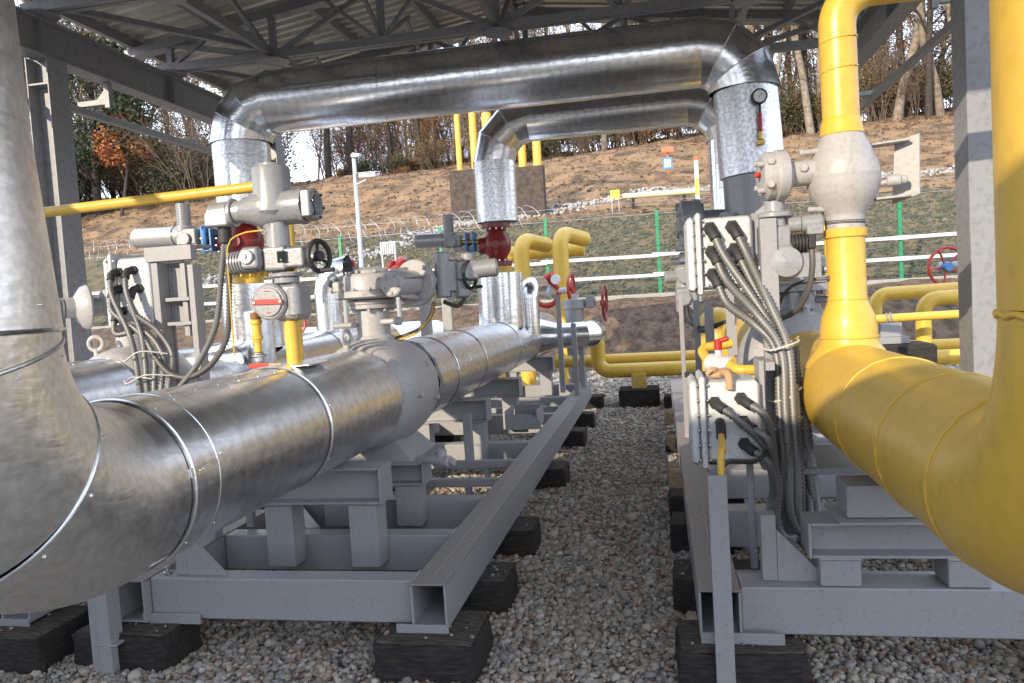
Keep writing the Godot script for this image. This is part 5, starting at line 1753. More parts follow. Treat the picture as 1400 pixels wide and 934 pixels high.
func tie(t, P: Array, r: float = 0.004):
	var b := MB.new()
	b.tube(spline(P, 0.02), r, 6)
	part(t, "cable_tie", b, M.tie)
func boxes():
	var b: MB
	# ---- right upper box, its conduits and stand
	var t := thing("junction_box", "white cable box with six conduits, the upper one at the right", "cable box", V(0.31, 1.56, -4.1), "white cable boxes")
	junction_box(t, 0.150, 0.475, 1.565, 1.955, -4.30, -4.0)
	var lb := MB.new()       # stencilled mark in the lower corner
	var tm := TextMesh.new()
	tm.text = "F-36"
	tm.font_size = 16; tm.pixel_size = 0.0017; tm.depth = 0.001
	inst(t, "stencil", tm, M.rubber, Transform3D(Basis(), V(0.275, 1.60, -3.9988) - t.position))
	var cb := thing("conduit_bundle", "thick bundle of ribbed steel conduits hanging from the upper right cable box", "conduits", V(0.5, 0.4, -3.75), "ribbed conduits")
	var gl := [[0.268, 1.885], [0.375, 1.885], [0.272, 1.768], [0.382, 1.773], [0.272, 1.655], [0.392, 1.662]]
	var low := [[0.585, 0.02], [0.60, 0.055], [0.565, 0.065], [0.59, -0.01], [0.545, 0.03], [0.57, -0.03]]
	for i in 6:
		var g: Array = gl[i]
		var l: Array = low[i]
		var P := [V(g[0], g[1], -4.0), V(g[0] + 0.016, g[1] - 0.035, -3.965), V(g[0] + 0.06, g[1] - 0.15, -3.925), V(lerp(g[0], l[0], 0.62), lerp(g[1], 1.25, 0.62), -3.85 + l[1]), V(l[0] - 0.02, 1.28, -3.80 + l[1]), V(l[0] - 0.02 , 1.02, -3.74 + l[1]), V(l[0] - 0.02, 0.74, -3.70 + l[1]), V(l[0] - 0.025, 0.52 + 0.02 * (i % 3), -3.68 + l[1]), V(l[0] + 0.015, 0.415 + 0.02 * (i % 3), -3.70 + l[1]), V(l[0] + 0.065, 0.47 + 0.02 * (i % 3), -3.74 + l[1]), V(l[0] + 0.075, 0.66, -3.78), V(l[0] + 0.055, 1.0, -3.84)]
		conduit(cb, P, 0.0235)
	for i in 5:
		conduit(cb, [V(0.60 - 0.02 * i, 1.12 - 0.05 * i, -3.72 + 0.01 * i), V(0.60 - 0.02 * i, 0.8, -3.66 + 0.008 * i), V(0.595 - 0.02 * i, 0.52, -3.64), V(0.60 - 0.01 * i, 0.385 + 0.012 * i, -3.64), V(0.645 - 0.004 * i, 0.40 + 0.02 * i, -3.67), V(0.66, 0.52, -3.72), V(0.64, 0.75, -3.78)], 0.018, M.dark_conduit, false)
	for i in 3:
		conduit(cb, [V(0.62 + 0.012 * i, 1.28, -3.93), V(0.605 + 0.012 * i, 0.9, -3.86 + 0.03 * i), V(0.60, 0.6, -3.82 + 0.03 * i), V(0.57, 0.44 + 0.012 * i, -3.80 + 0.03 * i), V(0.54, 0.6, -3.80)], 0.017, M.dark_conduit, false)
	for y in [[1.30, 0.0], [1.06, 0.02], [0.93, 0.01], [0.86, 0.03], [0.70, 0.01], [0.53, -0.01]]:
		tie(cb, [V(0.47, y[0] - 0.01, -3.78), V(0.50, y[0] - 0.015, -3.715), V(0.565, y[0] + 0.005, -3.68), V(0.625, y[0] + 0.02 + y[1], -3.74), V(0.63, y[0] + 0.025, -3.82)], 0.0055)
	# ---- right lower box
	t = thing("junction_box", "white cable box low at the right with a crumpled glove on top", "cable box", V(0.28, 0.8, -3.7), "white cable boxes")
	junction_box(t, 0.112, 0.425, 0.785, 1.185, -3.82, -3.55)
	cb = thing("conduit_bundle", "ribbed conduits curving out of the lower right cable box", "conduits", V(0.4, 0.7, -3.5), "ribbed conduits")
	gl = [[0.225, 1.075], [0.338, 1.09], [0.345, 0.985], [0.345, 0.885]]
	for i in 4:
		var g: Array = gl[i]
		conduit(cb, [V(g[0], g[1], -3.55), V(g[0] + 0.02, g[1] - 0.015, -3.495), V(g[0] + 0.09, g[1] - 0.07, -3.46), V(lerp(g[0], 0.50, 0.75), g[1] - 0.20, -3.50 - 0.01 * i), V(0.485 - 0.01 * i, 0.70 - 0.02 * i, -3.56), V(0.475 - 0.01 * i, 0.53, -3.58), V(0.52, 0.41 + 0.01 * i, -3.60), V(0.575, 0.47, -3.66), V(0.585, 0.62, -3.72)], 0.0195)
	# yellow-black lead into the slim post
	var lead := thing("cable", "yellow ribbed lead running from the lower cable box into the slim post", "cable", V(0.2, 0.8, -3.2))
	b = MB.new()
	b.tube([V(0.243, 0.985, -3.55), V(0.243, 0.975, -3.50), V(0.24, 0.93, -3.46)], 0.022, 12)
	part(lead, "gland", b, M.rubber)
	var pts := spline([V(0.24, 0.94, -3.465), V(0.225, 0.93, -3.2), V(0.205, 0.96, -3.02), V(0.20, 0.875, -2.978)], 0.005)
	var rr := PackedFloat32Array()
	for i in pts.size(): rr.append(0.015 if i % 2 else 0.0125)
	b = MB.new()
	b.tube(pts, rr, 10)
	part(lead, "sheath", b, M.yellow)
	b = MB.new()
	b.tube(spline([V(0.20, 0.90, -2.98), V(0.24, 0.905, -3.1), V(0.36, 0.86, -3.3), V(0.44, 0.86, -3.5)], 0.03), 0.010, 8)
	part(lead, "black_cable", b, M.rubber)
	var gl2 := thing("work_glove", "crumpled tan leather glove lying on the lower right cable box", "glove", V(0.25, 1.185, -3.62))
	b = MB.new()
	b.lathe(Transform3D(Basis.from_euler(V(0.15, 0.3, 0.1)).scaled_local(V(1.25, 0.34, 0.75)), V(0.255, 1.197, -3.64)), [Vector2(0.0, -0.05), Vector2(0.038, -0.035), Vector2(0.05, 0.0), Vector2(0.036, 0.04), Vector2(0, 0.05)], 14)
	for q in [[0.20, 1.205, -3.60, 0.245, 1.195, -3.63], [0.20, 1.195, -3.64, 0.25, 1.197, -3.65], [0.21, 1.196, -3.68, 0.25, 1.21, -3.66], [0.30, 1.195, -3.66, 0.27, 1.21, -3.65]]:
		b.tube(spline([V(q[3], q[4], q[5]), V((q[0] + q[3]) * 0.5, q[1] + 0.014, q[2]), V(q[0], q[1] - 0.004, q[2])], 0.012), 0.012, 8)
	b.tube(spline([V(0.265, 1.202, -3.62), V(0.285, 1.203, -3.565), V(0.29, 1.175, -3.536), V(0.29, 1.135, -3.532)], 0.012), 0.018, 10)
	part(gl2, "leather", b, M.tan)
	# stand of the two boxes
	var st := thing("box_stand", "grey channel post carrying the two white cable boxes", "stand", V(0.52, 0.39, -4.0))
	b = MB.new()
	b.cube(0.485, 0.56, 0.39, 1.90, -3.825, -3.82, 0.001)
	b.cube(0.485, 0.49, 0.39, 1.90, -3.88, -3.8255, 0.001)
	b.cube(0.555, 0.56, 0.39, 1.90, -3.88, -3.8255, 0.001)
	part(st, "post", b, M.skid_grey)
	b = MB.new()
	b.prism([Vector2(0.475, 1.86), Vector2(0.56, 1.94), Vector2(0.56, 2.00), Vector2(0.475, 1.94)], Transform3D(Basis(), V(0, 0, -3.89)), 0.012)
	b.cube(0.475, 0.50, 1.55, 1.95, -4.24, -4.05, 0.003)
	part(st, "bracket", b, M.skid_grey)
	b = MB.new()
	b.cube(0.427, 0.45, 0.75, 1.25, -3.78, -3.6, 0.003)
	b.cube(0.44, 0.50, 1.2, 1.24, -3.92, -3.62, 0.003)
	part(st, "bracket", b, M.skid_grey)
	# small tap with red handle behind the boxes
	var tp := thing("hand_valve", "small grey ball tap with red lever and yellow bend above the lower cable box", "valve", V(0.30, 1.1, -4.4))
	b = MB.new()
	b.cyl(V(0.26, 1.17, -4.45), V(0.36, 1.15, -4.32), 0.055, 24, 0.02)
	b.cyl(V(0.31, 1.19, -4.40), V(0.31, 1.245, -4.40), 0.02, 12)
	part(tp, "body", b, M.box_paint)
	b = MB.new()
	b.cyl(V(0.31, 1.24, -4.40), V(0.31, 1.30, -4.40), 0.022, 12)
	b.cyl(V(0.31, 1.29, -4.40), V(0.365, 1.305, -4.38), 0.014, 10)
	part(tp, "lever", b, M.bright_red)
	b = MB.new()
	b.tube(bent([V(0.36, 1.165, -4.33), V(0.40, 1.14, -4.26), V(0.60, 1.135, -4.26)], 0.05), 0.028, 16)
	b.tube(bent([V(0.26, 1.17, -4.45), V(0.22, 1.24, -4.58), V(0.40, 1.26, -4.62)], 0.05), 0.028, 16)
	part(tp, "pipe", b, M.yellow)
	# slotted strut uprights behind the right boxes
	st = thing("cable_support", "slender grey upright channels with cables behind the right cable boxes", "stand", V(0.2, 0.39, -5.6))
	for q in [[0.17, -6.3, 1.55, 0.035], [0.33, -5.4, 1.46, 0.06], [0.27, -5.9, 1.5, 0.045]]:
		b = MB.new()
		b.cube(q[0] - q[3] * 0.5, q[0] + q[3] * 0.5, 0.391, q[2], q[1] - 0.02, q[1] + 0.02, 0.003)
		part(st, "upright", b, M.skid_grey)
	b = MB.new()
	b.cube(0.16, 0.36, 0.93, 0.97, -5.87, -5.83, 0.003)
	b.cube(0.40, 0.46, 1.16, 1.62, -4.9, -4.895, 0.001)
	part(st, "plate", b, M.skid_grey)
	for i in 3:
		b = MB.new()
		b.tube(spline([V(0.22 + 0.02 * i, 1.42, -7.1), V(0.20 + 0.03 * i, 1.34 - 0.01 * i, -6.4), V(0.30, 1.30 - 0.015 * i, -5.8), V(0.42, 1.36, -5.2)], 0.04), 0.012, 8)
		part(st, "cable", b, [M.rubber, M.dark_conduit, M.rubber][i])
	# thin impulse tube bending to the tee branch
	var it := thing("impulse_tube", "thin dark metal tube arching from the yellow tee branch to the big valve", "tube", V(0.75, 1.3, -4.1))
	b = MB.new()
	b.tube(spline([V(0.80, 1.60, -3.88), V(0.70, 1.595, -3.92), V(0.62, 1.55, -4.0), V(0.58, 1.42, -4.1), V(0.565, 1.2, -4.15), V(0.57, 1.0, -4.2)], 0.02), 0.008, 8)
	b.cyl(V(0.785, 1.60, -3.88), V(0.81, 1.601, -3.88), 0.014, 6)
	part(it, "tube", b, M.dark_conduit)
	b = MB.new()
	b.tube(spline([V(0.72, 1.745, -3.86), V(0.72, 1.66, -3.86), V(0.705, 1.55, -3.9), V(0.66, 1.45, -4.0), V(0.58, 1.40, -4.15)], 0.02), 0.014, 10)
	part(it, "cable", b, M.dark_conduit)

	# ---- left box on its frame
	t = thing("junction_box", "light grey cable box on a steel frame at the left", "cable box", V(-2.8, 1.55, -3.85), "white cable boxes")
	junction_box(t, -2.945, -2.66, 1.555, 1.955, -4.0, -3.70)
	st = thing("box_stand", "grey steel frame with a wide head plate holding the left cable box", "stand", V(-2.57, 0.39, -3.8))
	b = MB.new()
	b.cube(-2.655, -2.615, 0.39, 1.90, -3.80, -3.70, 0.003)
	b.cube(-2.455, -2.42, 0.39, 1.88, -3.80, -3.72, 0.003)
	b.cube(-2.614, -2.60, 0.60, 1.90, -3.80, -3.79, 0.002)
	part(st, "upright", b, M.skid_grey)
	b = MB.new()
	b.cube(-2.69, -2.41, 1.905, 1.985, -3.76, -3.70, 0.004)
	b.cube(-2.69, -2.41, 1.975, 1.99, -3.90, -3.7605, 0.003)
	part(st, "head_plate", b, M.skid_grey)
	b = MB.new()
	b.cube(-2.599, -2.52, 1.58, 1.90, -3.805, -3.795, 0.002)
	b.cube(-2.51, -2.48, 1.50, 1.90, -3.79, -3.74, 0.002)
	part(st, "back_plate", b, M.skid_grey)
	for y in [1.69, 1.56]:
		b = MB.new()
		b.cube(-2.5985, -2.4555, y, y + 0.02, -3.785, -3.72, 0.002)
		part(st, "cross_bar", b, M.skid_grey)
	cb = thing("conduit_bundle", "ribbed conduits drooping from the left cable box down behind the silver pipe", "conduits", V(-2.7, 1.1, -3.6), "ribbed conduits")
	var gl3 := [[-2.845, 1.865], [-2.755, 1.87], [-2.85, 1.775], [-2.84, 1.655], [-2.73, 1.77]]
	for i in 5:
		var g: Array = gl3[i]
		var lx := -2.66 + 0.04 * i
		var P := [V(g[0], g[1], -3.70), V(g[0] - 0.012, g[1] - 0.015, -3.655), V(g[0] + 0.005, g[1] - 0.12, -3.62), V(lerp(g[0], lx, 0.55), 1.54, -3.60 - 0.01 * i), V(lx - 0.02, 1.40, -3.55 - 0.02 * i), V(lx, 1.22, -3.54), V(lx + 0.01, 1.02, -3.56)]
		conduit(cb, P, 0.017)
	tie(cb, [V(-2.80, 1.40, -3.60), V(-2.72, 1.395, -3.52), V(-2.62, 1.44, -3.51), V(-2.50, 1.42, -3.56)], 0.004)
	tie(cb, [V(-2.78, 1.29, -3.58), V(-2.70, 1.28, -3.50), V(-2.58, 1.32, -3.49), V(-2.44, 1.30, -3.56)], 0.004)
	tie(cb, [V(-2.77, 1.26, -3.58), V(-2.68, 1.31, -3.50), V(-2.55, 1.30, -3.49)], 0.003)
	# two long conduits up to the big actuator
	cb = thing("conduit_bundle", "two long grey conduits looping up to the cross shaped actuator", "conduits", V(-2.2, 1.2, -3.6), "ribbed conduits")
	conduit(cb, [V(-2.075, 2.03, -3.47), V(-2.08, 1.93, -3.47), V(-2.12, 1.78, -3.49), V(-2.19, 1.55, -3.52), V(-2.32, 1.36, -3.54), V(-2.48, 1.20, -3.55), V(-2.56, 1.05, -3.56)], 0.0175, M.conduit, false)
	conduit(cb, [V(-2.06, 2.03, -3.47), V(-2.06, 1.93, -3.47), V(-2.08, 1.75, -3.49), V(-2.13, 1.50, -3.52), V(-2.24, 1.36, -3.54), V(-2.38, 1.295, -3.55), V(-2.50, 1.32, -3.56), V(-2.6, 1.42, -3.58)], 0.0175, M.dark_conduit, false)
	b = MB.new()
	b.cyl(V(-2.068, 1.95, -3.47), V(-2.066, 2.055, -3.47), 0.032, 16)
	part(cb, "boot", b, M.rubber)
	b = MB.new()
	b.tube(spline([V(-1.83, 1.99, -3.40), V(-1.95, 1.985, -3.42), V(-2.04, 1.93, -3.44), V(-2.06, 1.7, -3.46), V(-2.07, 1.4, -3.47)], 0.03), 0.004, 6)
	part(cb, "earth_wire", b, M.yellow)
	# cable coil lying under the first line
	var co := thing("cable_coil", "coil of black cable lying on the skid under the silver pipe", "cable", V(-2.15, 0.39, -3.9))
	b = MB.new()
	rng.seed = 8
	for i in 6:
		b.ring(V(-2.2 + 0.015 * i, 0.66 + 0.012 * i, -3.9 - 0.02 * (i % 3)), V(0.2 + 0.1 * rng.randf(), 1, 0.75), 0.17 + 0.012 * (i % 4), 0.015, 36, 8)
	part(co, "loop", b, M.dark_conduit)
	b = MB.new()
	b.cube(-2.36, -2.32, 0.39, 0.78, -3.98, -3.94, 0.003)
	b.cube(-2.08, -2.04, 0.39, 0.70, -3.98, -3.94, 0.003)
	part(co, "peg", b, M.skid_grey)
	# hose from the centre actuator
	cb = thing("conduit_bundle", "curved conduit hanging below the centre valve actuator", "conduits", V(-1.3, 1.4, -4.7), "ribbed conduits")
	conduit(cb, [V(-1.22, 1.70, -4.75), V(-1.20, 1.62, -4.72), V(-1.25, 1.57, -4.72), V(-1.34, 1.60, -4.74)], 0.016, M.dark_conduit, false)
	conduit(cb, [V(-1.42, 1.60, -4.78), V(-1.44, 1.52, -4.76), V(-1.52, 1.43, -4.72), V(-1.66, 1.385, -4.68)], 0.016, M.dark_conduit, false)
	b = MB.new()
	b.tube(spline([V(-1.41, 1.60, -4.74), V(-1.43, 1.515, -4.72), V(-1.52, 1.415, -4.68), V(-1.66, 1.37, -4.64)], 0.02), 0.007, 8)
	part(cb, "yellow_wire", b, M.yellow)

# ------------------------------------------------------------------ smaller pipes at the back
func back_pipes():
	var b: MB
	var t := thing("yellow_pipe", "thin yellow pipe crossing above the left cable box towards the actuator", "pipe", V(-3.2, 1.2, -4.1), "yellow gas pipes")
	b = MB.new()
	b.tube(bent([V(-5.6, 0.02, -4.1), V(-5.6, 2.24, -4.1), V(-2.045, 2.325, -4.1), V(-2.045, 1.2, -4.1)], 0.09), 0.031, 20)
	part(t, "pipe_run", b, M.yellow)
	# low runs between the skids at the back
	t = thing("yellow_pipe", "low yellow pipe dropping from the silver branch and running right along the ground", "pipe", V(0, 0.3, -10.9), "yellow gas pipes")
	b = MB.new()
	b.tube(bent([V(-0.87, 1.07, -10.15), V(-0.87, 1.07, -10.75), V(-0.87, 0.50, -10.75), V(7.0, 0.50, -10.75)], 0.16), 0.10, 24)
	part(t, "pipe_run", b, M.yellow)
	b = MB.new()
	b.cube(-0.42, -0.22, 0.26, 0.46, -10.9, -10.6)
	part(t, "shoe", b, M.yellow_dusty)
	b = MB.new()
	b.cube(-0.6, -0.05, 0.0, 0.255, -11.0, -10.5, 0.01)
	part(t, "block", b, M.timber)
	t = thing("yellow_pipe", "second low yellow pipe running along the ground behind the first", "pipe", V(0, 0.3, -11.2), "yellow gas pipes")
	b = MB.new()
	b.tube([V(-3.2, 0.62, -11.15), V(7.0, 0.62, -11.15)], 0.085, 24)
	part(t, "pipe_run", b, M.yellow)
	b = MB.new()
	for x in [-2.8, 1.2, 4.0]: b.cube(x - 0.05, x + 0.05, 0.0, 0.55, -11.2, -11.1)
	part(t, "prop", b, M.skid_grey)
	# pair of swan necks
	for q in [[-2.26, 2.58, "yellow swan neck pipe behind the small red valve, the left of two"], [-1.59, 2.64, "yellow swan neck pipe behind the small red valve, the right of two"]]:
		t = thing("swan_neck_pipe", q[2], "pipe", V(q[0], 0, -13), "yellow swan necks")
		b = MB.new()
		b.tube(bent([V(q[0], 0.0, -13), V(q[0], q[1], -13), V(q[0] + 0.34, q[1] - 0.08, -13.75)], 0.22, 10), 0.135, 28)
		part(t, "pipe_run", b, M.yellow)
	t = thing("yellow_pipe", "yellow cross pipe behind the two swan necks", "pipe", V(-1.9, 0, -14.3), "yellow gas pipes")
	b = MB.new()
	b.tube(bent([V(-2.95, 0.0, -14.2), V(-2.95, 2.42, -14.2), V(-1.3, 2.42, -14.2)], 0.2), 0.13, 24)
	part(t, "pipe_run", b, M.yellow)
	# hand valves with red wheels
	t = thing("hand_valve", "red valve with gauge and red handwheel behind the back silver stub", "valve", V(-1.7, 0.4, -12))
	b = MB.new()
	b.cyl(V(-2.0, 1.66, -12), V(-1.62, 1.66, -12), 0.075, 20)
	b.cyl(V(-1.70, 1.66, -12), V(-1.66, 1.66, -12), 0.13, 20)
	b.cyl(V(-1.56, 1.66, -12), V(-1.38, 1.66, -12), 0.05, 20)
	b.cube(-1.33, -1.23, 0.0, 1.60, -12.05, -11.95)
	part(t, "body", b, M.box_paint)
	b = MB.new()
	b.ring(V(-1.72, 1.63, -11.95), V(0.2, 0.1, 1), 0.19, 0.04, 28, 8)
	b.cyl(V(-1.86, 1.80, -12), V(-1.60, 1.92, -11.9), 0.06, 16)
	part(t, "red_guard", b, M.bright_red)
	b = MB.new()
	b.cyl(V(-1.55, 1.84, -11.9), V(-1.55, 1.84, -11.84), 0.075, 20)
	part(t, "gauge", b, M.dial)
	handwheel(t, V(-1.33, 1.69, -12), V(1, 0, 0.15), 0.21, 0.022, M.bright_red, 4)
	t = thing("hand_valve", "grey valve with a dark red handwheel at the end of the front silver pipe", "valve", V(-1.1, 0.5, -11.5))
	b = MB.new()
	b.cyl(V(-1.25, 0.0, -11.5), V(-1.25, 1.40, -11.5), 0.14, 24)
	b.cyl(V(-1.25, 1.38, -11.5), V(-1.25, 1.52, -11.5), 0.17, 24)
	b.cyl(V(-1.25, 1.47, -11.5), V(-0.92, 1.47, -11.5), 0.05, 16)
	b.cube(-1.06, -0.94, 1.38, 1.56, -11.58, -11.42, 0.01)
	part(t, "body", b, M.actuator_grey)
	handwheel(t, V(-0.79, 1.44, -11.5), V(1, 0, 0.05), 0.26, 0.022, M.red, 4)
	for q in [[-4.50, 2.22, "small red hydrant valve behind the centre gearbox, the right of two"], [-5.5, 2.28, "small red hydrant valve behind the centre gearbox, the left of two"]]:
		t = thing("hydrant_valve", q[2], "valve", V(q[0], 0, -13), "red hydrant valves")
		b = MB.new()
		b.cyl(V(q[0], 0.0, -13), V(q[0], q[1], -13), 0.045, 16)
		part(t, "riser", b, M.actuator_grey)
		b = MB.new()
		b.cyl(V(q[0] - 0.2, q[1] - 0.02, -13), V(q[0] + 0.16, q[1] + 0.06, -12.9), 0.07, 16)
		b.lathe(Transform3D(MB.frame(V(0.3, 1, 0.4)), V(q[0] + 0.12, q[1] + 0.10, -12.95)), [Vector2(0, -0.1), Vector2(0.07, -0.1), Vector2(0.115, -0.05), Vector2(0.125, 0), Vector2(0.09, 0.09), Vector2(0, 0.11)], 16)
		b.cyl(V(q[0] - 0.12, q[1] + 0.0, -12.95), V(q[0] - 0.02, q[1] + 0.16, -12.9), 0.05, 12)
		part(t, "body", b, M.red)
	t = thing("hand_valve", "small valve with a red handwheel low behind the plug valve stub", "valve", V(-5.0, 0, -10))
	b = MB.new()
	b.cyl(V(-5.15, 0.0, -10.1), V(-5.15, 1.5, -10.1), 0.08, 16)
	part(t, "body", b, M.yellow)
	handwheel(t, V(-5.05, 1.42, -9.95), V(0.5, 0.1, 1), 0.2, 0.018, M.bright_red, 4)
	t = thing("louvre_panel", "small white striped panel on legs far behind the centre gearbox", "panel", V(-5.0, 0, -14))
	b = MB.new()
	for i in 7: b.cube(-5.15 + 0.045 * i, -5.115 + 0.045 * i, 2.56, 2.80, -14.03, -14.0, 0.004)
	b.cube(-5.16, -4.83, 2.555, 2.805, -14.05, -14.035, 0.004)
	b.cube(-5.14, -5.11, 0.0, 2.56, -14.05, -14.02)
	b.cube(-4.88, -4.85, 0.0, 2.56, -14.05, -14.02)
	part(t, "slats", b, M.white_paint)
	# right back corner
	for q in [[2.72, 1.36, -10.6, "yellow looped pipe right of the tee, the farther one"], [2.98, 1.30, -9.6, "yellow looped pipe right of the tee, the nearer one"]]:
		t = thing("yellow_pipe", q[3], "pipe", V(q[0], 0, q[2]), "yellow gas pipes")
		b = MB.new()
		b.tube(bent([V(q[0], 0.0, q[2]), V(q[0], q[1], q[2]), V(q[0] + 3.5, q[1] + 0.05, q[2])], 0.17, 10), 0.085, 24)
		part(t, "pipe_run", b, M.yellow)
	t = thing("yellow_pipe", "thin level yellow pipe clamped on a black block at the right", "pipe", V(2.8, 0, -9), "yellow gas pipes")
	b = MB.new()
	b.tube(bent([V(1.1, 0.0, -9.0), V(1.1, 1.12, -9.0), V(6.5, 1.16, -9.0)], 0.12), 0.045, 20)
	part(t, "pipe_run", b, M.yellow)
	b = MB.new()
	for x in [2.42, 2.46]: b.ring(V(x, 1.13, -9.0), V(1, 0, 0), 0.05, 0.012, 20, 6)
	b.cube(2.34, 2.56, 0.93, 1.08, -9.06, -8.94)
	b.cube(2.25, 2.62, 0.855, 0.93, -9.1, -8.9)
	part(t, "clamp", b, M.actuator_grey)
	b = MB.new()
	b.cube(2.05, 2.85, 0.0, 0.85, -9.3, -8.75, 0.03)
	part(t, "block", b, M.timber)
	t = thing("hand_valve", "large red spoked handwheel with blue hub left of the dark column", "valve", V(3.8, 0, -11))
	handwheel(t, V(3.72, 1.66, -11), V(0.25, 0, 1), 0.25, 0.02, M.bright_red, 5)
	b = MB.new()
	b.cyl(V(3.71, 1.66, -11.06), V(3.735, 1.66, -10.95), 0.06, 12)
	part(t, "hub", b, M.blue)
	b = MB.new()
	b.cyl(V(3.72, 1.66, -11.3), V(3.72, 1.66, -11.07), 0.04, 12)
	b.tube(bent([V(3.70, 1.66, -11.3), V(4.6, 1.66, -11.3), V(4.6, 0.0, -11.3)], 0.15), 0.07, 16)
	part(t, "body", b, M.actuator_grey)
	t = thing("yellow_pipe", "slim upright yellow pipe just left of the yellow tee branch", "pipe", V(1.33, 0, -6.4), "yellow gas pipes")
	b = MB.new()
	b.tube(bent([V(1.33, 0.0, -6.4), V(1.33, 2.0, -6.4), V(0.9, 2.02, -6.5)], 0.09), 0.042, 20)
	part(t, "pipe_run", b, M.yellow)

# ------------------------------------------------------------------ fence and things on the slope
func fence():
	var t := thing("wire_fence", "green welded mesh fence with white rails along the foot of the slope", "fence", V(0, 1.4, -19.1))
	var kerb := MB.new()
	kerb.cube(-40, 30, 1.15, 1.50, -19.2, -18.95, 0.02)
	part(t, "kerb", kerb, M.concrete)
	var pm: ArrayMesh = null
	var gm: ArrayMesh = null
	var rm: ArrayMesh = null
	for k in range(-13, 11):
		var x := 0.05 + 2.72 * k
		if pm == null:
			var b := MB.new()
			b.cube(-0.04, 0.04, 0.0, 1.92, -0.03, 0.03, 0.004)
			b.prism([Vector2(-0.03, 1.921), Vector2(0.03, 1.921), Vector2(0.03, 2.10), Vector2(-0.03, 2.02)], Transform3D(Basis(Vector3.UP, PI / 2), V(0, 0, 0)), 0.08)
			for y in [0.25, 0.75, 1.25, 1.7]: b.cube(-0.045, 0.045, y, y + 0.05, 0.031, 0.045, 0.002)
			pm = b.mesh()
			b = MB.new()
			for i in 53:
				var xx := 0.05 + i * 0.05
				b.tube([V(xx, 0.05, 0.02), V(xx, 1.93, 0.02)], 0.0032, 3, false)
			for i in 11: b.tube([V(0.0, 0.08 + i * 0.18, 0.025), V(2.72, 0.08 + i * 0.18, 0.025)], 0.004, 3, false)
			gm = b.mesh()
			b = MB.new()
			b.cube(0.002, 2.718, -0.042, 0.042, -0.012, 0.012, 0.003)
			b.cube(-0.16, 0.16, -0.05, 0.05, 0.0125, 0.018, 0.002)
			rm = b.mesh()
		inst(t, "post", pm, M.green, Transform3D(Basis(), V(x, 0.0, 0)))
		inst(t, "mesh_panel", gm, M.mesh_green, Transform3D(Basis(), V(x, 0.0, 0)))
		for y in [1.03, 0.555]:
			inst(t, "rail", rm, M.white_paint, Transform3D(Basis(Vector3.BACK, 0.004 * ((k * 7) % 3 - 1)), V(x, y, 0.06)))
	var w := thing("razor_wire", "coil of razor wire stretched along the top of the green fence", "wire", V(0, 3.4, -19.15))
	var pts := []
	var rr := PackedFloat32Array()
	rng.seed = 31
	for i in 780:
		var a := i * TAU / 18.0
		var x := -18.0 + i * 15.0 / 780.0 + 0.25 * tn.get_noise_1d(i * 0.9)
		var R := 0.27 + 0.10 * tn.get_noise_1d(i * 0.5)
		pts.append(V(x + 0.26 * sin(a), 3.60 + R * cos(a), -19.15 + R * sin(a)))
		rr.append(0.006 if i % 2 else 0.010)
	var b2 := MB.new()
	b2.tube(pts, rr, 4)
	part(w, "coil", b2, M.wire)
	b2 = MB.new()
	b2.tube([V(-18, 3.42, -19.12), V(10, 3.42, -19.12)], 0.005, 4)
	b2.tube([V(-18, 3.72, -19.12), V(10, 3.72, -19.12)], 0.004, 4)
	part(w, "line_wire", b2, M.wire)
	# camera mast
	var t2 := thing("camera_mast", "thin pale mast with two white surveillance cameras on the bank", "mast", V(-6.93, 0.85, -17.5))
	var b := MB.new()
	b.lathe(Transform3D(Basis(), V(-6.93, 0.7, -17.5)), [Vector2(0, 0), Vector2(0.075, 0), Vector2(0.07, 1.6), Vector2(0.058, 1.62), Vector2(0.05, 4.45), Vector2(0, 4.46)], 20)
	part(t2, "pole", b, M.silver_paint)
	b = MB.new()
	b.tube([V(-6.90, 4.50, -17.48), V(-6.62, 4.58, -17.40)], 0.02, 8)
	part(t2, "arm", b, M.white_paint)
	b = MB.new()
	b.box(Transform3D(Basis.from_euler(V(0.1, -0.3, -0.06)), V(-6.56, 4.68, -17.40)), V(0.50, 0.11, 0.15), 0.02)
	b.box(Transform3D(Basis.from_euler(V(0.1, -0.3, -0.06)), V(-6.54, 4.745, -17.40)), V(0.56, 0.02, 0.18), 0.006)
	part(t2, "camera", b, M.white_paint)
	b = MB.new()
	b.box(Transform3D(Basis(), V(-6.86, 5.17, -17.45)), V(0.22, 0.09, 0.12), 0.02)
	b.cyl(V(-6.93, 5.1, -17.5), V(-6.93, 5.25, -17.5), 0.04, 12)
	part(t2, "camera", b, M.white_paint)
	# rusty tank box and yellow vents on the slope
	t2 = thing("steel_screen", "tall dark rusty brown steel box standing on the slope behind the back riser", "screen", V(-5.25, 4.3, -26.2))
	b = MB.new()
	b.cube(-6.88, -5.9, 4.0, 6.08, -26.5, -26.0, 0.01)
	part(t2, "panel", b, M.rust_plate)
	b = MB.new()
	b.cube(-5.86, -4.72, 4.0, 6.04, -26.5, -26.02, 0.01)
	part(t2, "panel", b, M.rust_plate)
	b = MB.new()
	b.cube(-4.68, -3.62, 4.0, 6.0, -26.5, -26.0, 0.01)
	part(t2, "panel", b, M.rust_plate)
	var nth := ["leftmost of five", "second of five", "third and thickest of five", "fourth of five", "rightmost of five"]
	var vx := [-6.68, -6.12, -5.62, -4.42, -3.9]
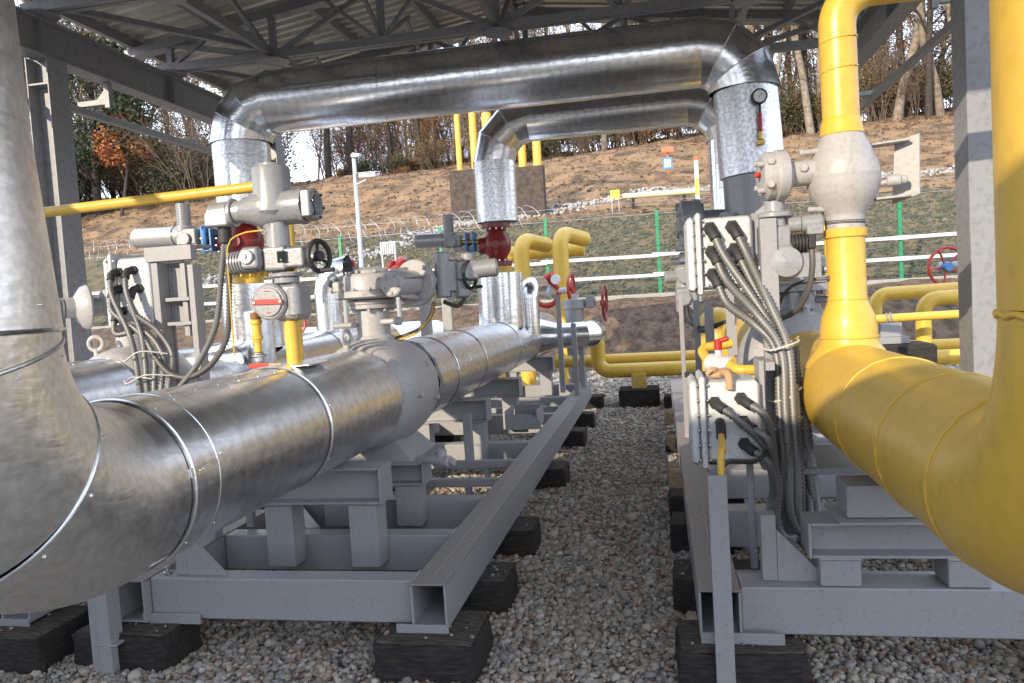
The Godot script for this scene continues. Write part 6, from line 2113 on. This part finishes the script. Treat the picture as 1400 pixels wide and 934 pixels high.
	for i in 5:
		var o := thing("vent_pipe", "yellow vent pipe rising behind the rusty box, " + nth[i], "vent pipe", V(vx[i], 4.3, -26.8), "yellow vent pipes")
		b = MB.new()
		var r: float = [0.10, 0.13, 0.17, 0.14, 0.15][i]
		b.cyl(V(vx[i], 4.3, -26.8), V(vx[i], 8.2 - 0.05 * i, -26.8), r, 20)
		part(o, "pipe", b, M.yellow)
		b = MB.new()
		b.cyl(V(vx[i], 8.2 - 0.05 * i, -26.8), V(vx[i], 8.26 - 0.05 * i, -26.8), r * 1.1, 20)
		part(o, "cap", b, M.red)
	# markers
	t2 = thing("marker_sign", "orange roofed marker with a blue plate on the brown slope", "sign", V(0.65, 6.1, -33))
	b = MB.new()
	b.cyl(V(0.65, 5.9, -33), V(0.65, 7.3, -33), 0.045, 12)
	part(t2, "post", b, M.orange)
	b = MB.new()
	b.box(Transform3D(Basis.from_euler(V(0.7, 0, 0)), V(0.65, 7.32, -33)), V(0.50, 0.03, 0.42), 0.004)
	part(t2, "roof", b, M.orange)
	b = MB.new()
	b.cube(0.43, 0.83, 6.52, 7.0, -32.95, -32.92, 0.003)
	var bp := part(t2, "plate", b, M.blue)
	b = MB.new()
	b.cube(0.50, 0.76, 6.60, 6.92, -32.9195, -32.914, 0.002)
	part(bp, "paper", b, M.dial)
	t2 = thing("marker_post", "white marker post with orange tip and yellow sticker on the slope", "post", V(1.40, 4.3, -26))
	b = MB.new()
	b.cube(1.33, 1.47, 4.2, 5.68, -26.07, -25.93, 0.01)
	part(t2, "post", b, M.white_paint)
	b = MB.new()
	b.cube(1.325, 1.475, 5.681, 5.80, -26.075, -25.925, 0.01)
	part(t2, "tip", b, M.orange)
	b = MB.new()
	b.cube(1.345, 1.455, 4.55, 5.1, -25.929, -25.922, 0.001)
	part(t2, "sticker", b, M.yellow)
	t2 = thing("marker_sign", "small yellow green plate on two thin legs at the top of the netted slope", "sign", V(-1.2, 4.2, -25))
	b = MB.new()
	b.cube(-1.36, -1.06, 4.56, 4.83, -25.02, -25.0, 0.003)
	part(t2, "plate", b, mat("lime", lin(0.45, 0.50, 0.05), 0.5))
	b = MB.new()
	for x in [-1.32, -1.10]: b.tube([V(x, 3.8, -25.03), V(x, 4.8, -25.03)], 0.012, 6)
	part(t2, "leg", b, M.wire)
	t2 = thing("plastic_tube", "pale green plastic tube lying along the top of the netted slope", "tube", V(0, 4.5, -25))
	b = MB.new()
	b.tube([V(-0.98, 4.62, -25.2), V(1.3, 4.60, -25.2)], 0.085, 16)
	part(t2, "tube", b, mat("pale_green", lin(0.52, 0.54, 0.33), 0.5))
	b = MB.new()
	b.cube(-0.7, -0.6, 3.9, 4.53, -25.25, -25.15)
	b.cube(0.9, 1.0, 3.9, 4.51, -25.25, -25.15)
	part(t2, "prop", b, M.timber)
	# far house roof behind the crest
	t2 = thing("far_house", "distant house with a grey roof half hidden behind the crest", "house", V(-21.5, 14.0, -85))
	b = MB.new()
	b.cube(-25.2, -17.6, 11.0, 16.6, -88, -82, 0.02)
	part(t2, "wall", b, M.concrete)
	b = MB.new()
	b.prism([Vector2(-4.4, 0), Vector2(4.4, 0), Vector2(0, 2.4)], Transform3D(Basis(Vector3.UP, PI / 2), V(-21.4, 16.6, -85)), 8.6)
	part(t2, "roof", b, M.frame_grey)
	b = MB.new()
	for x in [-24, -21.8, -19.4]: b.cube(x - 0.5, x + 0.5, 14.6, 15.8, -81.99, -81.95, 0.01)
	part(t2, "window", b, M.glass)
	# instrument cabin behind the viewer: it keeps the low sun off the lower half of the skids
	t2 = thing("instrument_cabin", "plain grey instrument cabin standing behind the viewer outside the canopy", "cabin", V(-5, 0, 3.8))
	b = MB.new()
	b.cube(-9.4, -0.7, 0.15, 3.2, 2.5, 5.0, 0.02)
	part(t2, "wall", b, M.box_paint)
	b = MB.new()
	b.cube(-9.5, -0.6, 3.201, 3.35, 2.4, 5.1, 0.02)
	part(t2, "roof", b, M.frame_grey)
	b = MB.new()
	b.cube(-9.3, -0.8, 0.0, 0.149, 2.6, 4.9, 0.02)
	part(t2, "plinth", b, M.concrete)
	for i in 2:
		b = MB.new()
		b.cube(-8.6 + 3.2 * i, -7.4 + 3.2 * i, 1.2, 2.3, 2.46, 2.495, 0.005)
		part(t2, "window", b, M.glass)
	b = MB.new()
	b.cube(-2.6, -1.7, 0.16, 2.2, 2.45, 2.495, 0.005)
	part(t2, "door", b, M.skid_grey)

# ------------------------------------------------------------------ wood
func grow(mb: MB, tips: Array, p: Vector3, d: Vector3, L: float, r: float, lev: int, rg: RandomNumberGenerator, o: Dictionary):
	var segs: int = [7, 4, 3, 2][lev]
	var pts := [p]
	var rr := [r]
	var dir := d
	for i in segs:
		var j: float = o.wob[lev]
		dir = (dir + V(rg.randf_range(-j, j), rg.randf_range(-j, j) * 0.5 + o.up, rg.randf_range(-j, j))).normalized()
		p = p + dir * (L / segs)
		pts.append(p)
		rr.append(lerp(r, r * (0.35 if lev == 0 else 0.45), (i + 1.0) / segs))
	mb.tube(pts, rr, [8, 5, 4, 3][lev], false)
	if lev == 3:
		tips.append(p)
		tips.append(pts[1])
		return
	var n: int = o.n[lev]
	for k in n:
		var u: float = lerp(o.first if lev == 0 else 0.25, 1.0, (k + rg.randf()) / n)
		var f: float = u * segs
		var i0: int = min(int(f), segs - 1)
		var q: Vector3 = pts[i0].lerp(pts[i0 + 1], f - i0)
		var az := rg.randf() * TAU
		var side := MB.frame(dir).x.rotated(dir, az)
		var sp: float = o.spread * rg.randf_range(0.7, 1.3)
		var cd := (dir * cos(sp) + side * sin(sp)).normalized()
		var cl: float = L * [0.34, 0.55, 0.6][lev] * rg.randf_range(0.6, 1.15) * (1.15 - 0.55 * u)
		grow(mb, tips, q, cd, cl, max(lerp(r, r * 0.35, u) * [0.42, 0.5, 0.55][lev], 0.012), lev + 1, rg, o)
func leaves(tips: Array, n: int, spread: float, size: float, cols: Array, rg: RandomNumberGenerator) -> MB:
	var mb := MB.new()
	for tp in tips:
		for i in n:
			var p: Vector3 = tp + V(rg.randfn(0, spread), rg.randfn(0, spread), rg.randfn(0, spread))
			var bs := Basis.from_euler(V(rg.randf() * TAU, rg.randf() * TAU, rg.randf() * TAU))
			var s := size * rg.randf_range(0.6, 1.3)
			var c: Color = cols[rg.randi() % cols.size()]
			var l := rg.randf_range(0.7, 1.2)
			mb.col = Color(c.r * l, c.g * l, c.b * l)
			var nn := bs.y
			mb.t(p - bs.x * s, p + bs.z * s * 0.55, p + bs.x * s, nn, nn, nn)
			mb.t(p - bs.x * s, p + bs.x * s, p - bs.z * s * 0.55, nn, nn, nn)
	return mb
func proto_tree(called: String, label: String, group: String, h: float, r: float, o: Dictionary, sd: int, bark: Material, nl: int, sp: float, sz: float, cols: Array, lean: Vector3 = Vector3.UP) -> Node3D:
	var rg := RandomNumberGenerator.new()
	rg.seed = sd
	var t := thing(called, label, "tree" if h > 4 else "shrub", V(0, 0, 0), group)
	var mb := MB.new()
	var tips := []
	grow(mb, tips, V(0, -0.3, 0), lean.normalized(), h, r, 0, rg, o)
	part(t, "trunk", mb, bark)
	if nl > 0:
		var lm := leaves(tips, nl, sp, sz, cols, rg)
		part(t, "crown", lm, M.leaf)
	return t
# shrub: many thin stems out of the ground with small leaves
func proto_shrub(called: String, label: String, group: String, h: float, w: float, stems: int, sd: int, bark: Material, nl: int, sz: float, cols: Array) -> Node3D:
	var rg := RandomNumberGenerator.new()
	rg.seed = sd
	var t := thing(called, label, "shrub", V(0, 0, 0), group)
	var mb := MB.new()
	var tips := []
	for i in stems:
		var a := rg.randf() * TAU
		var q := V(cos(a), 0, sin(a)) * w * 0.35 * sqrt(rg.randf())
		var d := (Vector3.UP + q * (0.9 / w) + V(rg.randf_range(-0.3, 0.3), 0, rg.randf_range(-0.3, 0.3))).normalized()
		grow(mb, tips, q, d, h * rg.randf_range(0.5, 0.8), 0.02, 1, rg, {"wob": [0.1, 0.22, 0.3, 0.35], "up": 0.03, "n": [0, 6, 4, 0], "spread": 0.5, "first": 0.3})
	part(t, "stems", mb, bark)
	if nl > 0:
		part(t, "foliage", leaves(tips, nl, h * 0.05, sz, cols, rg), M.leaf)
	return t
func wood():
	var lm := StandardMaterial3D.new()
	lm.vertex_color_use_as_albedo = true
	lm.roughness = 0.7
	lm.backlight_enabled = true
	lm.backlight = Color(0.12, 0.10, 0.05)
	M["leaf"] = lm
	mat("bark", lin(0.085, 0.068, 0.055), 0.9, 0.0, noise_tex(81, 0.03, 256, [[0.0, 0.5], [1.0, 1.0]]), 0.7)
	mat("pale_bark", lin(0.27, 0.22, 0.165), 0.9, 0.0, noise_tex(82, 0.02, 256, [[0.0, 0.5], [0.6, 0.9], [1.0, 1.0]]), 0.5)
	mat("twig", lin(0.12, 0.09, 0.065), 0.9)
	var brown := [Color(0.17, 0.085, 0.03), Color(0.22, 0.11, 0.04), Color(0.14, 0.09, 0.035), Color(0.20, 0.15, 0.05)]
	var rust := [Color(0.30, 0.09, 0.02), Color(0.24, 0.07, 0.02), Color(0.33, 0.13, 0.03)]
	var green := [Color(0.045, 0.06, 0.022), Color(0.065, 0.07, 0.028), Color(0.09, 0.08, 0.03), Color(0.12, 0.09, 0.04)]
	var dark := [Color(0.02, 0.04, 0.015), Color(0.03, 0.05, 0.018), Color(0.04, 0.055, 0.02)]
	var G := "bare trees of the wood above the slope"
	var o1 := {"wob": [0.10, 0.28, 0.34, 0.4], "up": 0.03, "n": [13, 7, 5, 0], "spread": 0.75, "first": 0.28}
	var o2 := {"wob": [0.16, 0.3, 0.36, 0.4], "up": 0.05, "n": [9, 7, 5, 0], "spread": 0.6, "first": 0.35}
	var o3 := {"wob": [0.07, 0.25, 0.3, 0.4], "up": 0.02, "n": [14, 6, 5, 0], "spread": 0.9, "first": 0.35}
	var P := []
	P.append(proto_tree("bare_tree", "", G, 16.0, 0.22, o1, 1, M.bark, 1, 0.25, 0.07, brown))
	P.append(proto_tree("bare_tree", "", G, 15.0, 0.26, o2, 2, M.pale_bark, 0, 0.2, 0.06, brown, V(0.12, 1, 0)))
	P.append(proto_tree("bare_tree", "", G, 17.0, 0.20, o3, 3, M.bark, 2, 0.35, 0.08, brown))
	P.append(proto_tree("bare_tree", "", G, 13.0, 0.17, o2, 4, M.bark, 3, 0.35, 0.08, rust + brown, V(-0.1, 1, 0)))
	P.append(proto_tree("bare_tree", "", G, 14.0, 0.17, o3, 5, M.pale_bark, 1, 0.3, 0.07, brown, V(0.06, 1, 0.05)))
	var desc := ["bare dark tree with few leaves", "leaning pale bare tree", "tall straight dark tree", "slim tree with rusty brown leaves", "slender pale barked tree"]
	var first := [true, true, true, true, true]
	rng.seed = 77
	var spots := []
	# [x, z, proto, scale, turn]
	for q in [[9.4, -49.0, 1, 1.0], [10.2, -50.5, 4, 1.05], [14.2, -49.5, 1, 1.15], [15.0, -50.5, 2, 1.1], [15.8, -49.0, 0, 1.0], [16.8, -50.0, 1, 1.1], [17.4, -48.5, 4, 1.1], [12.0, -53, 2, 1.2], [-23.9, -55, 2, 1.35], [-22.4, -56, 0, 1.3], [-17.0, -57, 3, 1.25], [-20.0, -58, 0, 0.9], [-15.2, -59, 4, 1.0]]:
		spots.append([q[0], q[1], q[2], q[3], rng.randf() * TAU])
	for i in 64:
		spots.append([rng.randf_range(-13.5, 34.0), rng.randf_range(-72.0, -51.0), [0, 2, 2, 4, 3, 0, 1][rng.randi() % 7], rng.randf_range(0.85, 1.25), rng.randf() * TAU])
	for i in 12:
		spots.append([rng.randf_range(-38.0, -13.0), rng.randf_range(-84.0, -64.0), [0, 2, 3, 4][rng.randi() % 4], rng.randf_range(0.75, 1.0), rng.randf() * TAU])
	for i in 30:
		spots.append([rng.randf_range(-52.0, -27.5), rng.randf_range(-58.0, -41.0), [0, 2, 3, 4][rng.randi() % 4], rng.randf_range(0.8, 1.1), rng.randf() * TAU])
	for s in spots:
		var where := "behind the crossover pipes"
		if s[0] > 8.5: where = "between the yellow pipe and the dark column" if s[1] > -54.0 else "deep in the wood at the right"
		elif s[0] < -27: where = "in the thicket beside the left column"
		elif s[0] < -13: where = "on the open crest left of the yellow vents" if s[1] > -62 else "far behind the crest"
		var k: int = s[2]
		var at := V(s[0], height(s[0], s[1]) - 0.1, s[1])
		var lab: String = desc[k] + " " + where
		if first[k]:
			first[k] = false
			P[k].transform = Transform3D(Basis(Vector3.UP, s[4]).scaled_local(Vector3.ONE * s[3]), at)
			P[k].set_meta("label", lab)
		else:
			copy(P[k], "bare_tree", at, s[4], Vector3.ONE * s[3], lab)
	# ivy grown tree at the left, dense
	var o5 := {"wob": [0.06, 0.25, 0.3, 0.4], "up": 0.0, "n": [26, 7, 5, 0], "spread": 1.15, "first": 0.12}
	var iv := proto_tree("ivy_tree", "tall tree wrapped in dense dark green ivy beside the left column", "", 14.0, 0.35, o5, 9, M.bark, 9, 0.30, 0.13, dark + [green[0]])
	iv.position = V(-30.2, height(-30.2, -38) - 0.2, -38)
	iv.scale = V(0.72, 0.85, 0.72)
	var ot := proto_tree("orange_tree", "small tree with glowing rust orange leaves before the ivy tree", "", 6.5, 0.10, o2, 12, M.bark, 5, 0.22, 0.10, rust)
	ot.position = V(-27.7, height(-27.7, -36.5) - 0.1, -36.5)
	# saplings filling the edge of the wood
	var os := {"wob": [0.10, 0.25, 0.3, 0.4], "up": 0.05, "n": [16, 6, 4, 0], "spread": 0.6, "first": 0.12}
	var Q := []
	Q.append(proto_tree("sapling", "", "saplings at the edge of the wood", 7.0, 0.06, os, 31, M.twig, 2, 0.2, 0.065, rust + brown))
	Q.append(proto_tree("sapling", "", "saplings at the edge of the wood", 8.0, 0.07, os, 32, M.twig, 1, 0.2, 0.065, brown, V(0.1, 1, 0)))
	Q.append(proto_tree("sapling", "", "saplings at the edge of the wood", 6.0, 0.05, os, 33, M.pale_bark, 1, 0.2, 0.06, brown, V(-0.1, 1, 0.05)))
	var qd := ["rusty leaved sapling", "thin brown sapling", "pale thin leafless sapling"]
	var qf := [true, true, true]
	for i in 180:
		var zone := i % 3
		var x := rng.randf_range(-13.0, 32.0)
		var z := rng.randf_range(-66.0, -50.5)
		if zone == 1:
			x = rng.randf_range(-27.0, -11.0); z = rng.randf_range(-70.0, -57.0)
		elif zone == 2 and i % 2 == 0:
			x = rng.randf_range(-48.0, -24.0); z = rng.randf_range(-50.0, -39.0)
		var k := rng.randi() % 3
		var at := V(x, height(x, z) - 0.1, z)
		var s := rng.randf_range(0.7, 1.25)
		var tu := rng.randf() * TAU
		var place := "in the thicket beside the left column" if x < -34 else ("in the thicket behind the ivy tree" if x < -24 else ("on the crest left of the mast" if x < -19 else ("on the crest right of the mast" if x < -13 else ("behind the yellow vents" if x < -5 else ("above the orange marker" if x < 4 else ("beside the mottled right riser" if x < 10 else ("right of the yellow pipe" if x < 18 else "beyond the dark column")))))))
		var lab: String = ("short " if s < 0.88 else ("tall " if s > 1.08 else "")) + qd[k] + " " + place + (", set deep" if z < -58 else "")
		if qf[k]:
			qf[k] = false
			Q[k].transform = Transform3D(Basis(Vector3.UP, tu).scaled_local(Vector3.ONE * s), at)
			Q[k].set_meta("label", lab)
		else:
			copy(Q[k], "sapling", at, tu, Vector3.ONE * s, lab)
	# shrubs of the undergrowth
	var S := []
	S.append(proto_shrub("undergrowth_shrub", "", "shrubs along the edge of the wood", 3.4, 2.6, 22, 21, M.twig, 2, 0.075, green + brown))
	S.append(proto_shrub("undergrowth_shrub", "", "shrubs along the edge of the wood", 2.6, 2.4, 20, 22, M.twig, 3, 0.075, green + dark))
	S.append(proto_shrub("undergrowth_shrub", "", "shrubs along the edge of the wood", 2.2, 2.2, 18, 23, M.twig, 2, 0.07, rust + brown))
	S.append(proto_shrub("undergrowth_shrub", "", "shrubs along the edge of the wood", 4.2, 2.0, 16, 24, M.twig, 0, 0.07, brown))
	var sdesc := ["green and brown leafy shrub", "dense dark green shrub", "rusty red shrub", "leafless shrub of upright stems"]
	var sf := [true, true, true, true]
	var ss := []
	for i in 84: ss.append([rng.randf_range(-11.0, 30.0), 0.0, [0, 3, 0, 2, 3, 1][rng.randi() % 6], rng.randf_range(0.7, 1.2)])
	for i in 26: ss.append([rng.randf_range(-25.0, -9.0), 1.0, [0, 2, 2, 1][rng.randi() % 4], rng.randf_range(0.45, 0.8)])
	for i in 74: ss.append([rng.randf_range(-46.0, -24.5), 2.0, [0, 1, 3, 0, 1][rng.randi() % 5], rng.randf_range(0.9, 1.6)])
	for s in ss:
		var z: float = rng.randf_range(-57.0, -49.5)
		if s[1] == 1.0: z = rng.randf_range(-60.0, -55.0)
		if s[1] == 2.0: z = rng.randf_range(-50.0, -36.5) + (s[0] + 30.0) * -0.45
		var at := V(s[0], height(s[0], z) - 0.1, z)
		var where: String = ["under the trees at the right", "on the crest behind the mast", "in the thicket beside the left column"][int(s[1])]
		var size := "low " if s[3] < 0.75 else ("tall " if s[3] > 1.05 else "")
		if s[1] == 0.0: where = "behind the back crossover pipe" if s[0] < -3 else ("above the orange marker" if s[0] < 3 else ("beside the mottled right riser" if s[0] < 9 else ("right of the yellow pipe" if s[0] < 15 else "behind the dark column")))
		elif s[1] == 1.0: where = "on the crest left of the mast" if s[0] < -19 else ("on the crest right of the mast" if s[0] < -14 else "on the crest by the yellow vents")
		else: where = "in the thicket beside the left column" if s[0] < -33 else ("in the thicket before the ivy tree" if s[0] < -28 else "in the thicket left of the silver riser")
		var lab: String = size + sdesc[s[2]] + " " + where
		var k: int = s[2]
		var tn2 := rng.randf() * TAU
		if sf[k]:
			sf[k] = false
			S[k].transform = Transform3D(Basis(Vector3.UP, tn2).scaled_local(Vector3.ONE * s[3]), at)
			S[k].set_meta("label", lab)
		else:
			copy(S[k], "undergrowth_shrub", at, tn2, Vector3.ONE * s[3], lab)

# ------------------------------------------------------------------
func _ready():
	# camera
	var cam := Camera3D.new()
	cam.name = "camera"
	add_child(cam)
	cam.fov = 47.83
	cam.near = 0.05
	cam.far = 800.0
	cam.transform = Transform3D(Basis(Vector3(0.98065162, 0.04875587, 0.18959235), Vector3(-0.06049909, 0.9965594, 0.05665001), Vector3(-0.18617802, -0.06702409, 0.98022728)).transposed(), Vector3(0, 1.6, 0))
	cam.current = true
	# sky and sun
	var env := Environment.new()
	env.background_mode = Environment.BG_SKY
	var sky := Sky.new()
	var ps := ProceduralSkyMaterial.new()
	ps.sky_top_color = Color(0.76, 0.82, 0.92)
	ps.sky_horizon_color = Color(0.93, 0.95, 0.98)
	ps.sky_curve = 0.18
	ps.ground_bottom_color = Color(0.30, 0.27, 0.24)
	ps.ground_horizon_color = Color(0.80, 0.80, 0.80)
	ps.sun_angle_max = 1.0
	sky.sky_material = ps
	env.sky = sky
	env.background_energy_multiplier = 1.5
	env.tonemap_mode = Environment.TONE_MAPPER_LINEAR
	env.tonemap_exposure = 2.05
	env.sdfgi_enabled = true
	env.ssao_enabled = true
	env.ssil_enabled = true
	var we := WorldEnvironment.new()
	we.name = "world_environment"
	we.environment = env
	add_child(we)
	var sun := DirectionalLight3D.new()
	sun.name = "sun"
	add_child(sun)
	sun.light_energy = 0.95
	sun.light_color = Color(1.0, 0.93, 0.82)
	sun.light_angular_distance = 0.5
	sun.shadow_enabled = true
	sun.look_at_from_position(Vector3(-4.4, 3.45, 8.8), Vector3.ZERO)
	materials()
	setting()
	print("setting")
	canopy()
	skids()
	pipelines()
	print("pipes")
	valves()
	boxes()
	back_pipes()
	fence()
	print("fence")
	wood()
	print("done")
